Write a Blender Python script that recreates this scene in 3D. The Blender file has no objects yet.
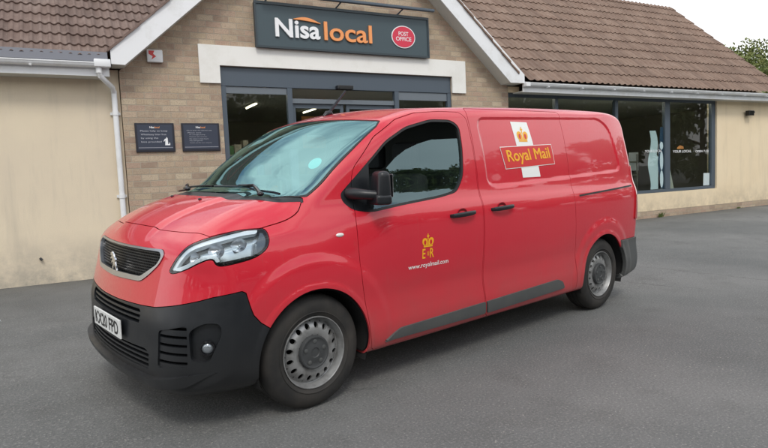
import bpy, math, random
import numpy as np
from mathutils import Matrix, Vector
R = math.radians
rng = random.Random(7)
COL = bpy.context.scene.collection
def link(o): COL.objects.link(o); return o
# ---------------------------------------------------------------- materials
def mat(name, col=(.5,.5,.5), rough=.5, metal=0., coat=0., spec=.5, emit=None, coat_rough=.03):
    m = bpy.data.materials.new(name); m.use_nodes = True
    b = m.node_tree.nodes['Principled BSDF']
    b.inputs['Base Color'].default_value = (*col, 1); b.inputs['Roughness'].default_value = rough
    b.inputs['Metallic'].default_value = metal; b.inputs['Coat Weight'].default_value = coat
    b.inputs['Coat Roughness'].default_value = coat_rough; b.inputs['Specular IOR Level'].default_value = spec
    if emit:
        b.inputs['Emission Color'].default_value = (*emit[0], 1); b.inputs['Emission Strength'].default_value = emit[1]
    return m
def nn(m, t, **kw):
    n = m.node_tree.nodes.new(t)
    for k, v in kw.items():
        if k in n.inputs: n.inputs[k].default_value = v
        else: setattr(n, k, v)
    return n
def lk(m, a, b): m.node_tree.links.new(a, b)
def bsdf(m): return m.node_tree.nodes['Principled BSDF']
def coords(m, kind='Object'): return nn(m, 'ShaderNodeTexCoord').outputs[kind]
def ramp(m, src, stops):
    r = nn(m, 'ShaderNodeValToRGB'); e = r.color_ramp.elements
    while len(e) < len(stops): e.new(.5)
    for q, (p, c) in zip(e, stops): q.position = p; q.color = (*c, 1) if len(c) == 3 else c
    lk(m, src, r.inputs[0]); return r.outputs[0]
def noise(m, scale, detail=4, rough=.55, vec=None, out='Fac'):
    n = nn(m, 'ShaderNodeTexNoise', Scale=scale, Detail=detail, Roughness=rough)
    lk(m, vec if vec is not None else coords(m), n.inputs['Vector']); return n.outputs[out]
def mix(m, a, b, f, mode='MIX'):
    n = nn(m, 'ShaderNodeMix'); n.data_type = 'RGBA'; n.blend_type = mode
    for s, v in ((6, a), (7, b)):
        if hasattr(v, 'is_linked'): lk(m, v, n.inputs[s])
        else: n.inputs[s].default_value = (*v, 1)
    if hasattr(f, 'is_linked'): lk(m, f, n.inputs[0])
    else: n.inputs[0].default_value = f
    return n.outputs[2]
def maprange(m, src, a, b, c, d):
    n = nn(m, 'ShaderNodeMapRange'); lk(m, src, n.inputs[0])
    for i, v in enumerate((a, b, c, d)): n.inputs[i+1].default_value = v
    return n.outputs[0]
def bump(m, src, strength, dist):
    n = nn(m, 'ShaderNodeBump', Strength=strength, Distance=dist); lk(m, src, n.inputs['Height'])
    lk(m, n.outputs[0], bsdf(m).inputs['Normal']); return n
def setc(m, src): lk(m, src, bsdf(m).inputs['Base Color'])
def setr(m, src): lk(m, src, bsdf(m).inputs['Roughness'])

def paint():
    m = mat('red_paint', (.52,.010,.020), .42, coat=.85, coat_rough=.02, spec=.35)
    c = coords(m)
    n1 = noise(m, 2.2, 5, .6, c); n2 = noise(m, 60, 3, .6, c)
    base = mix(m, (.60,.014,.032), (.53,.015,.033), n1)
    sep = nn(m, 'ShaderNodeSeparateXYZ'); lk(m, c, sep.inputs[0])
    low = maprange(m, sep.outputs[2], .80, .28, 0, .42)
    mm = nn(m, 'ShaderNodeMath', operation='MULTIPLY'); lk(m, low, mm.inputs[0]); lk(m, maprange(m, n1, .3, .7, .4, 1.2), mm.inputs[1])
    setc(m, mix(m, base, (.20,.11,.09), mm.outputs[0]))        # road dust on the sills
    setr(m, maprange(m, n2, .3, .7, .28, .42))
    lk(m, maprange(m, n1, .35, .8, .008, .07), bsdf(m).inputs['Coat Roughness'])
    # faint run-off streaks and scuffs
    st = nn(m, 'ShaderNodeVectorMath', operation='MULTIPLY'); lk(m, c, st.inputs[0]); st.inputs[1].default_value = (9,9,1.1)
    n3 = noise(m, 3, 6, .7, st.outputs[0]); cur = bsdf(m).inputs['Base Color'].links[0].from_socket
    setc(m, mix(m, cur, (.36,.10,.09), maprange(m, n3, .60, .80, 0, .30)))
    return m
def glass(name, tint, refl_rough=.0, ior=1.5, smudge=True, coatc=(1,1,1)):
    m = bpy.data.materials.new(name); m.use_nodes = True; t = m.node_tree; t.nodes.clear()
    o = nn(m, 'ShaderNodeOutputMaterial'); mx = nn(m, 'ShaderNodeMixShader')
    tr = nn(m, 'ShaderNodeBsdfTransparent'); tr.inputs[0].default_value = (*tint, 1)
    gl = nn(m, 'ShaderNodeBsdfGlossy'); gl.inputs['Roughness'].default_value = refl_rough; gl.inputs[0].default_value = (*coatc, 1)
    fr = nn(m, 'ShaderNodeFresnel'); fr.inputs['IOR'].default_value = ior
    geo = nn(m, 'ShaderNodeNewGeometry'); mu = nn(m, 'ShaderNodeMath', operation='MULTIPLY_ADD'); mu.inputs[1].default_value = -1.; mu.inputs[2].default_value = 1.; lk(m, geo.outputs['Backfacing'], mu.inputs[0])
    m2 = nn(m, 'ShaderNodeMath', operation='MULTIPLY'); lk(m, fr.outputs[0], m2.inputs[0]); lk(m, mu.outputs[0], m2.inputs[1]); lk(m, m2.outputs[0], mx.inputs[0]); lk(m, tr.outputs[0], mx.inputs[1]); lk(m, gl.outputs[0], mx.inputs[2])
    if smudge:
        n = nn(m, 'ShaderNodeTexNoise', Scale=.8, Detail=2.); lk(m, coords(m), n.inputs['Vector'])
        b = nn(m, 'ShaderNodeBump', Strength=.05, Distance=.05); lk(m, n.outputs[0], b.inputs['Height'])
        lk(m, b.outputs[0], gl.inputs['Normal'])
    lk(m, mx.outputs[0], o.inputs[0]); return m
M = {}
M['paint'] = paint()
M['black_plastic'] = mat('black_plastic', (.012,.015,.019), .36)
_m = M['black_plastic']; setr(_m, maprange(_m, noise(_m, 9, 4), .3, .7, .30, .46)); bump(_m, noise(_m, 900, 2), .15, .0006)
_sp = nn(_m, 'ShaderNodeSeparateXYZ'); lk(_m, coords(_m), _sp.inputs[0])
setc(_m, mix(_m, (.009,.011,.014), (.020,.020,.020), maprange(_m, _sp.outputs[2], .65, .25, 0, .7)))
M['trim_plastic'] = mat('trim_plastic', (.060,.066,.070), .5); _m = M['trim_plastic']; setc(_m, mix(_m, (.050,.058,.062), (.095,.095,.09), noise(_m, 5, 5)))
M['gloss_black'] = mat('gloss_black', (.010,.010,.012), .12)
M['rubber'] = mat('seal_rubber', (.012,.012,.013), .6)
M['tyre'] = mat('tyre_rubber', (.026,.025,.024), .78); _m = M['tyre']
setc(_m, mix(_m, (.014,.014,.014), (.042,.037,.032), maprange(_m, noise(_m, 6, 5), .35, .75, 0, 1)))
M['steel'] = mat('wheel_steel', (.38,.37,.355), .42, .55); _m = M['steel']
setc(_m, mix(_m, (.34,.345,.345), (.12,.115,.11), maprange(_m, noise(_m, 14, 5), .45, .75, 0, .8)))
M['cap'] = mat('cap_grey', (.045,.048,.05), .55)
M['chrome'] = mat('chrome', (.75,.76,.78), .12, 1.)
M['satin'] = mat('satin_chrome', (.50,.52,.55), .30, 1.)
M['dark'] = mat('dark_void', (.006,.006,.007), .9, spec=.1)
M['liner'] = mat('arch_liner', (.010,.010,.010), .85)
M['lamp_silver'] = mat('lamp_silver', (.62,.68,.70), .22, .85)
M['lamp_light'] = mat('lamp_light_strip', (.74,.79,.82), .25, .2, coat=1)
M['lens'] = glass('lamp_lens', (.86,.90,.92), 0, 1.5, False)
M['bulb'] = mat('bulb_glass', (.30,.33,.36), .08, .6, coat=1)
M['red_shaded'] = mat('red_recess_shade', (.20,.008,.014), .4, coat=.5)  # body red darkened to carry the shade of the handle recess
M['amber'] = mat('amber_lens', (.65,.24,.03), .15, coat=1)
M['white_lens'] = mat('white_lens', (.75,.75,.72), .15, coat=1)
M['red_lens'] = mat('red_lens', (.42,.01,.015), .12, coat=1)
M['windscreen'] = glass('windscreen_glass', (.62,.76,.76), 0, 3.6, True, (.55,.97,1.0))
M['sideglass'] = glass('side_glass', (.60,.72,.70), 0, 2.0, True, (.66,.93,1.0))
M['shopglass'] = glass('shop_glass', (.84,.88,.86), 0, 1.42)
M['seat'] = mat('seat_fabric', (.03,.03,.034), .9)
M['dash'] = mat('dash_plastic', (.028,.029,.031), .7)
M['yellow'] = mat('yellow_vinyl', (.85,.42,.015), .35)
M['white_vinyl'] = mat('white_vinyl', (.80,.82,.80), .35)
M['sign_red'] = mat('sign_red', (.58,.022,.022), .35)
M['plate_white'] = mat('plate_white', (.70,.71,.70), .45)
M['plate_black'] = mat('plate_black', (.012,.012,.013), .5)
M['sticker'] = mat('sticker_teal', (.10,.55,.50), .5)
# building
def brickmat():
    m = mat('buff_brick', (.3,.22,.15), .88)
    sp = nn(m, 'ShaderNodeSeparateXYZ'); lk(m, coords(m), sp.inputs[0])
    cb = nn(m, 'ShaderNodeCombineXYZ')
    s = nn(m, 'ShaderNodeMath', operation='ADD'); lk(m, sp.outputs[0], s.inputs[0]); lk(m, sp.outputs[1], s.inputs[1])
    lk(m, s.outputs[0], cb.inputs[0]); lk(m, sp.outputs[2], cb.inputs[1])
    wob = nn(m, 'ShaderNodeTexNoise', Scale=2.5, Detail=2.); lk(m, cb.outputs[0], wob.inputs['Vector'])
    add = nn(m, 'ShaderNodeVectorMath', operation='MULTIPLY_ADD'); lk(m, wob.outputs['Color'], add.inputs[0])
    add.inputs[1].default_value = (.012,.012,0); lk(m, cb.outputs[0], add.inputs[2])
    b = nn(m, 'ShaderNodeTexBrick'); b.offset = .5; b.squash = 1.
    for k, v in {'Scale': 1., 'Mortar Size': .0065, 'Mortar Smooth': .25, 'Bias': 0., 'Brick Width': .250, 'Row Height': .097}.items(): b.inputs[k].default_value = v
    b.inputs['Color1'].default_value = (0,0,0,1); b.inputs['Color2'].default_value = (1,1,1,1); b.inputs['Mortar'].default_value = (.5,.5,.5,1)
    lk(m, add.outputs[0], b.inputs['Vector'])
    col = ramp(m, b.outputs['Color'], [(0,(.330,.240,.180)),(.25,(.400,.315,.230)),(.5,(.470,.375,.262)),(.75,(.430,.305,.232)),(1,(.540,.455,.330))])
    n1 = noise(m, 55, 5, .65, add.outputs[0]); n2 = noise(m, 7, 4, .6, cb.outputs[0]); n3 = noise(m, 1.1, 3, .6, cb.outputs[0])
    col = mix(m, col, (.24,.17,.13), maprange(m, n1, .45, .72, 0, .75))
    col = mix(m, col, (.52,.44,.32), maprange(m, n2, .5, .75, 0, .55))
    col = mix(m, col, (.26,.20,.15), maprange(m, n3, .5, .8, 0, .4))
    col = mix(m, col, (.400,.345,.270), b.outputs['Fac'])
    setc(m, col)
    h = nn(m, 'ShaderNodeMath', operation='MULTIPLY_ADD'); lk(m, b.outputs['Fac'], h.inputs[0]); h.inputs[1].default_value = -1.; 
    h2 = nn(m, 'ShaderNodeMath', operation='MULTIPLY'); lk(m, n1, h2.inputs[0]); h2.inputs[1].default_value = .7
    lk(m, h2.outputs[0], h.inputs[2]); bump(m, h.outputs[0], .9, .009)
    return m
M['brick'] = brickmat()
def render_mat(name, a, b, dirt):
    m = mat(name, a, .9); c = coords(m)
    col = mix(m, a, b, maprange(m, noise(m, .9, 5, .6, c), .35, .7, 0, 1))
    st = nn(m, 'ShaderNodeVectorMath', operation='MULTIPLY'); lk(m, c, st.inputs[0]); st.inputs[1].default_value = (2.2,2.2,.25)
    col = mix(m, col, dirt, maprange(m, noise(m, 1.4, 5, .65, st.outputs[0]), .52, .8, 0, .40))
    sp = nn(m, 'ShaderNodeSeparateXYZ'); lk(m, c, sp.inputs[0])
    mm = nn(m, 'ShaderNodeMath', operation='MULTIPLY'); lk(m, maprange(m, sp.outputs[2], .75, .0, 0, 1), mm.inputs[0]); lk(m, maprange(m, noise(m, 4, 6, .7, c), .3, .62, 0, .95), mm.inputs[1])
    setc(m, mix(m, col, dirt, mm.outputs[0])); bump(m, noise(m, 110, 5, .75, c), .6, .006); return m
M['cream'] = render_mat('cream_render', (.82,.69,.49), (.77,.635,.44), (.44,.37,.265))
M['cream_dull'] = render_mat('weathered_render', (.73,.635,.48), (.67,.58,.45), (.36,.33,.275))
def tilemat(name, cs):
    m = mat(name, cs[0], .85); c = coords(m)
    col = ramp(m, noise(m, 3.2, 6, .7, c), [(.3, cs[0]), (.5, cs[1]), (.72, cs[2])])
    at = nn(m, 'ShaderNodeAttribute'); at.attribute_name = 'tile_tone'
    col = mix(m, col, cs[3], maprange(m, at.outputs['Fac'], 0, 1, 0, .55))
    col = mix(m, col, (.30,.27,.22), maprange(m, noise(m, 42, 3, .6, c), .6, .8, 0, .5))
    setc(m, col); bump(m, noise(m, 120, 3, .6, c), .4, .006); return m
M['tiles_left'] = tilemat('grey_brown_tiles', [(.130,.085,.069),(.178,.124,.104),(.235,.178,.155),(.085,.056,.047)])
M['tiles_right'] = tilemat('red_brown_tiles', [(.160,.100,.074),(.205,.138,.104),(.250,.180,.142),(.108,.070,.053)])
M['white_pvc'] = mat('white_pvc', (.74,.76,.78), .3); _m = M['white_pvc']
setc(_m, mix(_m, (.76,.78,.80), (.50,.49,.45), maprange(_m, noise(_m, 3, 5, .65), .5, .8, 0, .6)))
M['white_paint'] = mat('white_paint', (.78,.78,.74), .6); _m = M['white_paint']
setc(_m, mix(_m, (.80,.80,.77), (.60,.58,.52), maprange(_m, noise(_m, 2.5, 5, .65), .5, .8, 0, .5)))
M['anthracite'] = mat('anthracite_frame', (.072,.095,.122), .42)
M['sign_board'] = mat('sign_board', (.050,.078,.092), .45)
M['notice'] = mat('notice_navy', (.033,.043,.070), .5)
M['lead'] = mat('lead_grey', (.16,.17,.20), .6)
M['soffit'] = mat('soffit_white', (.60,.60,.56), .6)
M['orange'] = mat('orange_letter', (.85,.33,.11), .4)
M['letter_white'] = mat('letter_white', (.82,.84,.86), .35)
M['po_red'] = mat('roundel_red', (.62,.03,.07), .4)
M['floor'] = mat('shop_floor', (.30,.28,.25), .4)
M['inwall'] = mat('shop_inner_wall', (.32,.30,.26), .9)
M['shelf'] = mat('shelf_metal', (.34,.32,.28), .5)
M['strip'] = mat('lit_tube', (.9,.85,.7), .5, emit=((1,.88,.66), 5.))
M['strip_fill'] = mat('added_fill_tube', (.9,.85,.7), .5, emit=((1,.88,.68), 32.))  # strong emission for the unseen tubes added to brighten the shelves
M['vinyl_blue'] = mat('vinyl_pale_blue', (.66,.78,.86), .5)
M['vinyl_navy'] = mat('vinyl_navy', (.03,.07,.14), .5)
M['paper'] = mat('paper', (.80,.84,.90), .8)
M['dress'] = mat('display_cloth', (.42,.42,.38), .9)
M['bark'] = mat('bark', (.10,.075,.055), .95)
def leafmat(name, a, b, c3):
    m = mat(name, a, .65); at = nn(m, 'ShaderNodeAttribute'); at.attribute_name = 'leaf_tone'
    setc(m, ramp(m, at.outputs['Fac'], [(0, a), (.5, b), (1, c3)])); return m
M['leaf'] = leafmat('green_leaves', (.060,.095,.022), (.115,.150,.035), (.19,.20,.055))
def asphalt():
    m = mat('asphalt', (.09,.09,.09), .85); c = coords(m)
    big = noise(m, .35, 5, .6, c); mid = noise(m, 2.3, 5, .65, c); fine = noise(m, 70, 4, .8, c)
    vo = nn(m, 'ShaderNodeTexVoronoi', Scale=75.); lk(m, c, vo.inputs['Vector'])
    col = mix(m, (.112,.117,.116), (.172,.174,.170), maprange(m, big, .38, .62, 0, 1))
    col = mix(m, col, (.095,.095,.092), maprange(m, mid, .5, .75, 0, .6))
    col = mix(m, col, (.42,.41,.39), maprange(m, fine, .54, .72, 0, .85))
    col = mix(m, col, (.045,.045,.045), maprange(m, fine, .45, .30, 0, .85))
    spk = nn(m, 'ShaderNodeMath', operation='MULTIPLY'); lk(m, maprange(m, vo.outputs['Color'], .90, .96, 0, 1), spk.inputs[0]); lk(m, maprange(m, vo.outputs['Distance'], .45, .25, 0, 1), spk.inputs[1])
    col = mix(m, col, (.42,.40,.36), spk.outputs[0])
    # cracks in the surface
    v2 = nn(m, 'ShaderNodeTexVoronoi', Scale=.42); v2.feature = 'DISTANCE_TO_EDGE'
    wv = nn(m, 'ShaderNodeVectorMath', operation='MULTIPLY_ADD'); nz = nn(m, 'ShaderNodeTexNoise', Scale=1.6, Detail=6.); lk(m, c, nz.inputs['Vector'])
    lk(m, nz.outputs['Color'], wv.inputs[0]); wv.inputs[1].default_value = (.9,.9,0); lk(m, c, wv.inputs[2]); lk(m, wv.outputs[0], v2.inputs['Vector'])
    ck = nn(m, 'ShaderNodeMath', operation='MULTIPLY'); lk(m, maprange(m, v2.outputs['Distance'], (.007), .001, 0, .45), ck.inputs[0]); lk(m, maprange(m, big, .54, .60, 0, 1), ck.inputs[1])
    col = mix(m, col, (.035,.034,.032), ck.outputs[0])
    sp = nn(m, 'ShaderNodeSeparateXYZ'); lk(m, c, sp.inputs[0])
    d = nn(m, 'ShaderNodeMath', operation='MULTIPLY'); lk(m, maprange(m, sp.outputs[1], 9.2, 9.85, 0, .7), d.inputs[0]); lk(m, mid, d.inputs[1])
    col = mix(m, col, (.055,.05,.035), d.outputs[0])
    setc(m, col); setr(m, maprange(m, fine, .3, .7, .72, .92))
    bump(m, fine, .8, .014); return m
M['asphalt'] = asphalt()

# ---------------------------------------------------------------- object helpers
def from_arrays(name, V, Fs, material, parent=None, smooth=False, N=None, attr=None):
    me = bpy.data.meshes.new(name); me.from_pydata([tuple(v) for v in V], [], [tuple(int(i) for i in f) for f in Fs])
    if isinstance(material, (list, tuple)):
        for q in material: me.materials.append(q)
    else: me.materials.append(material)
    if smooth or N is not None: me.shade_smooth()
    if attr:
        a = me.attributes.new(attr[0], 'FLOAT', 'POINT'); a.data.foreach_set('value', np.asarray(attr[1], np.float32))
    if N is not None: me.normals_split_custom_set_from_vertices([tuple(n) for n in N])
    o = bpy.data.objects.new(name, me); link(o)
    if parent: o.parent = parent
    return o
class MB:
    """collects shapes, then links them as one mesh"""
    def __init__(s): s.V = []; s.F = []
    def add(s, V, F):
        k = len(s.V); s.V += [tuple(v) for v in V]; s.F += [tuple(i+k for i in f) for f in F]; return s
    def box(s, x0, x1, y0, y1, z0, z1, bev=0.):
        if bev <= 0:
            V = [(x, y, z) for x in (x0, x1) for y in (y0, y1) for z in (z0, z1)]
            return s.add(V, [(0,1,3,2),(4,6,7,5),(0,4,5,1),(2,3,7,6),(0,2,6,4),(1,5,7,3)])
        import bmesh
        bm = bmesh.new(); bmesh.ops.create_cube(bm, size=1)
        for v in bm.verts: v.co = Vector(((x0+x1)/2+v.co.x*(x1-x0), (y0+y1)/2+v.co.y*(y1-y0), (z0+z1)/2+v.co.z*(z1-z0)))
        bmesh.ops.bevel(bm, geom=bm.edges[:], offset=bev, segments=2, affect='EDGES', profile=.5)
        V = [v.co[:] for v in bm.verts]; F = [[v.index for v in f.verts] for f in bm.faces]; bm.free()
        return s.add(V, F)
    def prism(s, P, axis, a, b):
        """polygon P (two coords) extruded along axis from a to b"""
        n = len(P)
        def mk(p, t): return (t, p[0], p[1]) if axis == 'x' else ((p[0], t, p[1]) if axis == 'y' else (p[0], p[1], t))
        V = [mk(p, a) for p in P]+[mk(p, b) for p in P]
        F = [tuple(range(n-1, -1, -1)), tuple(range(n, 2*n))]+[(i, (i+1) % n, n+(i+1) % n, n+i) for i in range(n)]
        return s.add(V, F)
    def tube(s, pts, r, n=10, caps=True):
        pts = [Vector(p) for p in pts]; k = len(pts); V = []; F = []
        rs = r if isinstance(r, (list, tuple)) else [r]*k
        up = Vector((0, 0, 1))
        for i, p in enumerate(pts):
            t = (pts[min(i+1, k-1)]-pts[max(i-1, 0)]).normalized()
            a = t.cross(up); a = t.cross(Vector((0, 1, 0))) if a.length < .05 else a
            a.normalize(); b = a.cross(t)
            for j in range(n):
                q = 2*math.pi*j/n; V.append(p+(a*math.cos(q)+b*math.sin(q))*rs[i])
        for i in range(k-1):
            for j in range(n): F.append((i*n+j, i*n+(j+1) % n, (i+1)*n+(j+1) % n, (i+1)*n+j))
        if caps: F.append(tuple(range(n-1, -1, -1))); F.append(tuple((k-1)*n+j for j in range(n)))
        return s.add(V, F)
    def lathe(s, prof, c, axis='y', n=48, sgn=1):
        V = []; F = []; k = len(prof)
        for j in range(n):
            q = 2*math.pi*j/n
            for r, h in prof: V.append((c[0]+r*math.cos(q), c[1]+h*sgn, c[2]+r*math.sin(q)))
        for j in range(n):
            for i in range(k-1): F.append((j*k+i, j*k+i+1, ((j+1) % n)*k+i+1, ((j+1) % n)*k+i))
        return s.add(V, F)
    def ball(s, c, r, nu=16, nv=10):
        V = []; F = []; rx, ry, rz = r if isinstance(r, (tuple, list)) else (r, r, r)
        for i in range(nv+1):
            a = math.pi*i/nv
            for j in range(nu):
                b = 2*math.pi*j/nu; V.append((c[0]+rx*math.sin(a)*math.cos(b), c[1]+ry*math.sin(a)*math.sin(b), c[2]+rz*math.cos(a)))
        for i in range(nv):
            for j in range(nu): F.append((i*nu+j, i*nu+(j+1) % nu, (i+1)*nu+(j+1) % nu, (i+1)*nu+j))
        return s.add(V, F)
    def build(s, name, material, parent=None, smooth=False):
        o = from_arrays(name, s.V, s.F, material, parent, False)
        me = o.data
        import bmesh
        bm = bmesh.new(); bm.from_mesh(me); bmesh.ops.recalc_face_normals(bm, faces=bm.faces[:]); bm.to_mesh(me); bm.free()
        if smooth:
            me.shade_smooth()
            try: me.set_sharp_from_angle(angle=R(38))
            except Exception: pass
        return o
def empty(name, loc=(0,0,0), rz=0, parent=None):
    o = bpy.data.objects.new(name, None); link(o); o.location = loc; o.rotation_euler = (0, 0, rz); o.empty_display_size = .2
    if parent: o.parent = parent
    return o
def tag(o, label=None, cat=None, group=None, kind=None):
    if label: o['label'] = label
    if cat: o['category'] = cat
    if group: o['group'] = group
    if kind: o['kind'] = kind
    return o
def text_arrays(s, size=1., bold=0., extrude=0., width=None, height=None, align='CENTER'):
    """flat letter mesh in (u, v, w): numpy verts and faces, optionally fitted to a width / height"""
    cu = bpy.data.curves.new('txt', 'FONT'); cu.body = s; cu.size = size; cu.offset = bold; cu.extrude = extrude
    cu.align_x = 'LEFT'; cu.resolution_u = 4
    o = bpy.data.objects.new('txt', cu); link(o)
    dg = bpy.context.evaluated_depsgraph_get(); dg.update()
    me = bpy.data.meshes.new_from_object(o.evaluated_get(dg))
    V = np.array([v.co[:] for v in me.vertices]); Fs = [tuple(p.vertices) for p in me.polygons]
    bpy.data.objects.remove(o); bpy.data.curves.remove(cu); bpy.data.meshes.remove(me)
    lo, hi = V.min(0), V.max(0)
    V[:, 0] -= (lo[0]+hi[0])/2 if align == 'CENTER' else lo[0]; V[:, 1] -= lo[1]
    if width: V[:, 0] *= width/(hi[0]-lo[0])
    if height: V[:, 1] *= height/(hi[1]-lo[1])
    return V, Fs
# ---------------------------------------------------------------- van body surface
import numpy as np
def catmull(P, n=12, closed=False):
    P = np.asarray(P, float)
    if closed: Q = np.vstack([P[-1:], P, P[:2]])
    else: Q = np.vstack([2*P[:1]-P[1:2], P, 2*P[-1:]-P[-2:-1]])
    out = []
    for i in range(1, len(Q)-2):
        p0, p1, p2, p3 = Q[i-1], Q[i], Q[i+1], Q[i+2]
        # centripetal
        def tj(ti, a, b): return ti+max(np.linalg.norm(b-a), 1e-6)**.5
        t0 = 0; t1 = tj(t0, p0, p1); t2 = tj(t1, p1, p2); t3 = tj(t2, p2, p3)
        t = np.linspace(t1, t2, n, endpoint=False)[:, None]
        A1 = (t1-t)/(t1-t0)*p0+(t-t0)/(t1-t0)*p1; A2 = (t2-t)/(t2-t1)*p1+(t-t1)/(t2-t1)*p2
        A3 = (t3-t)/(t3-t2)*p2+(t-t2)/(t3-t2)*p3
        B1 = (t2-t)/(t2-t0)*A1+(t-t0)/(t2-t0)*A2; B2 = (t3-t)/(t3-t1)*A2+(t-t1)/(t3-t1)*A3
        out.append((t2-t)/(t2-t1)*B1+(t-t1)/(t2-t1)*B2)
    if not closed: out.append(P[-1:])
    return np.vstack(out)
def poly_sd(px, pz, P):
    """signed distance (negative inside) to closed polygon P"""
    P = np.asarray(P, float); px = np.asarray(px, float); pz = np.asarray(pz, float)
    d = np.full(px.shape, 1e18); ins = np.zeros(px.shape, bool)
    A = P; B = np.roll(P, -1, 0)
    for (ax, az), (bx, bz) in zip(A, B):
        ex, ez = bx-ax, bz-az; wx = px-ax; wz = pz-az
        L = ex*ex+ez*ez
        if L < 1e-14: continue
        h = np.clip((wx*ex+wz*ez)/L, 0, 1)
        d = np.minimum(d, (wx-ex*h)**2+(wz-ez*h)**2)
        c = ((az > pz) != (bz > pz))
        xi = ax+(pz-az)*ex/(ez if abs(ez) > 1e-12 else 1e-12)
        ins ^= c & (px < xi)
    d = np.sqrt(d)
    return np.where(ins, -d, d)
def smax(a, b, k):
    h = np.maximum(k-np.abs(a-b), 0)/k
    return np.maximum(a, b)+h*h*k*.25
def sstep(x, a, b):
    t = np.clip((x-a)/(b-a), 0, 1); return t*t*(3-2*t)
def round_poly(P, r, n=6):
    """round every corner of polygon P with radius r"""
    P = np.asarray(P, float); out = []
    for i in range(len(P)):
        a, b, c = P[i-1], P[i], P[(i+1) % len(P)]
        u = a-b; v = c-b; lu = np.linalg.norm(u); lv = np.linalg.norm(v); u /= lu; v /= lv
        d = min(r, lu*.48, lv*.48)
        p, q = b+u*d, b+v*d
        for k in range(n+1):
            t = k/n; out.append((1-t)**2*p+2*t*(1-t)*b+t*t*q)
    return np.array(out)
PROF = [(-.55,.238),(-.70,.226),(-.81,.25),(-.860,.30),(-.872,.40),(-.868,.52),(-.862,.64),(-.838,.74),(-.812,.84),(-.792,.92),(-.765,1.00),
        (-.715,1.065),(-.63,1.135),(-.50,1.202),(-.33,1.262),(-.16,1.302),(-.095,1.316),
        (-.01,1.370),(.11,1.472),(.26,1.582),(.42,1.680),(.58,1.760),(.74,1.808),(.86,1.836),(1.0,1.854),(1.25,1.868),(1.6,1.884),(2.0,1.898),(2.5,1.912),(3.0,1.922),(3.4,1.924),(3.66,1.918),
        (3.84,1.900),(3.93,1.865),(3.97,1.79),(4.01,1.55),(4.05,1.25),(4.07,.95),(4.075,.65),(4.07,.45),(4.04,.35),(3.9,.31),(3.2,.288),(1.6,.286),(.3,.284),(-.35,.32)]
PC = catmull(PROF, 14, True)
GX0, GZ0, GH = -1.45, -.35, .015
gx = np.arange(0, 420)*GH+GX0; gz = np.arange(0, 190)*GH+GZ0
GXX, GZZ = np.meshgrid(gx, gz, indexing='ij')
GRID = poly_sd(GXX, GZZ, PC)
def bic(x, z):
    u = (x-GX0)/GH; v = (z-GZ0)/GH
    u = np.clip(u, 1.001, GRID.shape[0]-3.001); v = np.clip(v, 1.001, GRID.shape[1]-3.001)
    i = u.astype(int); j = v.astype(int); fu = u-i; fv = v-j
    def wts(f):   # cubic B-spline: smooth normals
        return ((1-f)**3/6, (3*f**3-6*f*f+4)/6, (-3*f**3+3*f*f+3*f+1)/6, f**3/6)
    wu = wts(fu); wv = wts(fv); s = 0
    for a in range(4):
        for b in range(4): s = s+wu[a]*wv[b]*GRID[i-1+a, j-1+b]
    return s
def spl(pts):
    c = catmull(pts, 60); o = np.argsort(c[:, 0]); c = c[o]
    return lambda t: np.interp(t, c[:, 0], c[:, 1])
W_MID = spl([(.05,.86),(.22,.905),(.30,.935),(.40,.944),(.50,.940),(.60,.937),(.70,.945),(.85,.955),(1.0,.957),(1.08,.952),(1.14,.938),(1.19,.917),(1.25,.902),(1.4,.882),(1.6,.845),(1.75,.806),(1.85,.775),(2.1,.69)])
W_FR = spl([(.05,.86),(.22,.905),(.30,.930),(.45,.945),(.60,.948),(.75,.945),(.88,.934),(.98,.915),(1.06,.890),(1.13,.862),(1.20,.836),(1.30,.82),(1.5,.80),(1.75,.77),(2.1,.68)])
WBX = spl([(-1.5,.05),(-.9,.045),(-.75,.03),(-.5,.014),(-.2,.0),(0,0),(3.3,0),(3.7,.008),(4.0,.03),(4.5,.07)])   # plan taper at the ends
ARX = [0.0, 3.285]; ARZ = .345; ARR = .385
EMB = round_poly([(1.60,1.775),(3.44,1.830),(3.60,1.74),(3.70,1.31),(1.72,1.235),(1.62,1.27)], .10)
EMB2 = round_poly([(-.30,1.9),(.62,1.9),(.62,1.5),(-.3,1.5)], .05)
def Wfun(x, z):
    t = sstep(x, .75, -.15)
    w = W_MID(z)*(1-t)+W_FR(z)*t-WBX(x)
    # wheel-arch swell with a soft outer crease
    for i, cx in enumerate(ARX):
        r = np.hypot(x-cx, z-ARZ)
        ro = .555 if i else .60
        amp = (.012 if i else .012)
        bul = amp*sstep(r, ro, ro-.075)+.006*sstep(r, .43, .40)
        fade = sstep(z, .10, .45) if i else sstep(z, .1, .4)*sstep(x, -.62, -.25)
        w = w+bul*fade
    return w
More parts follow.
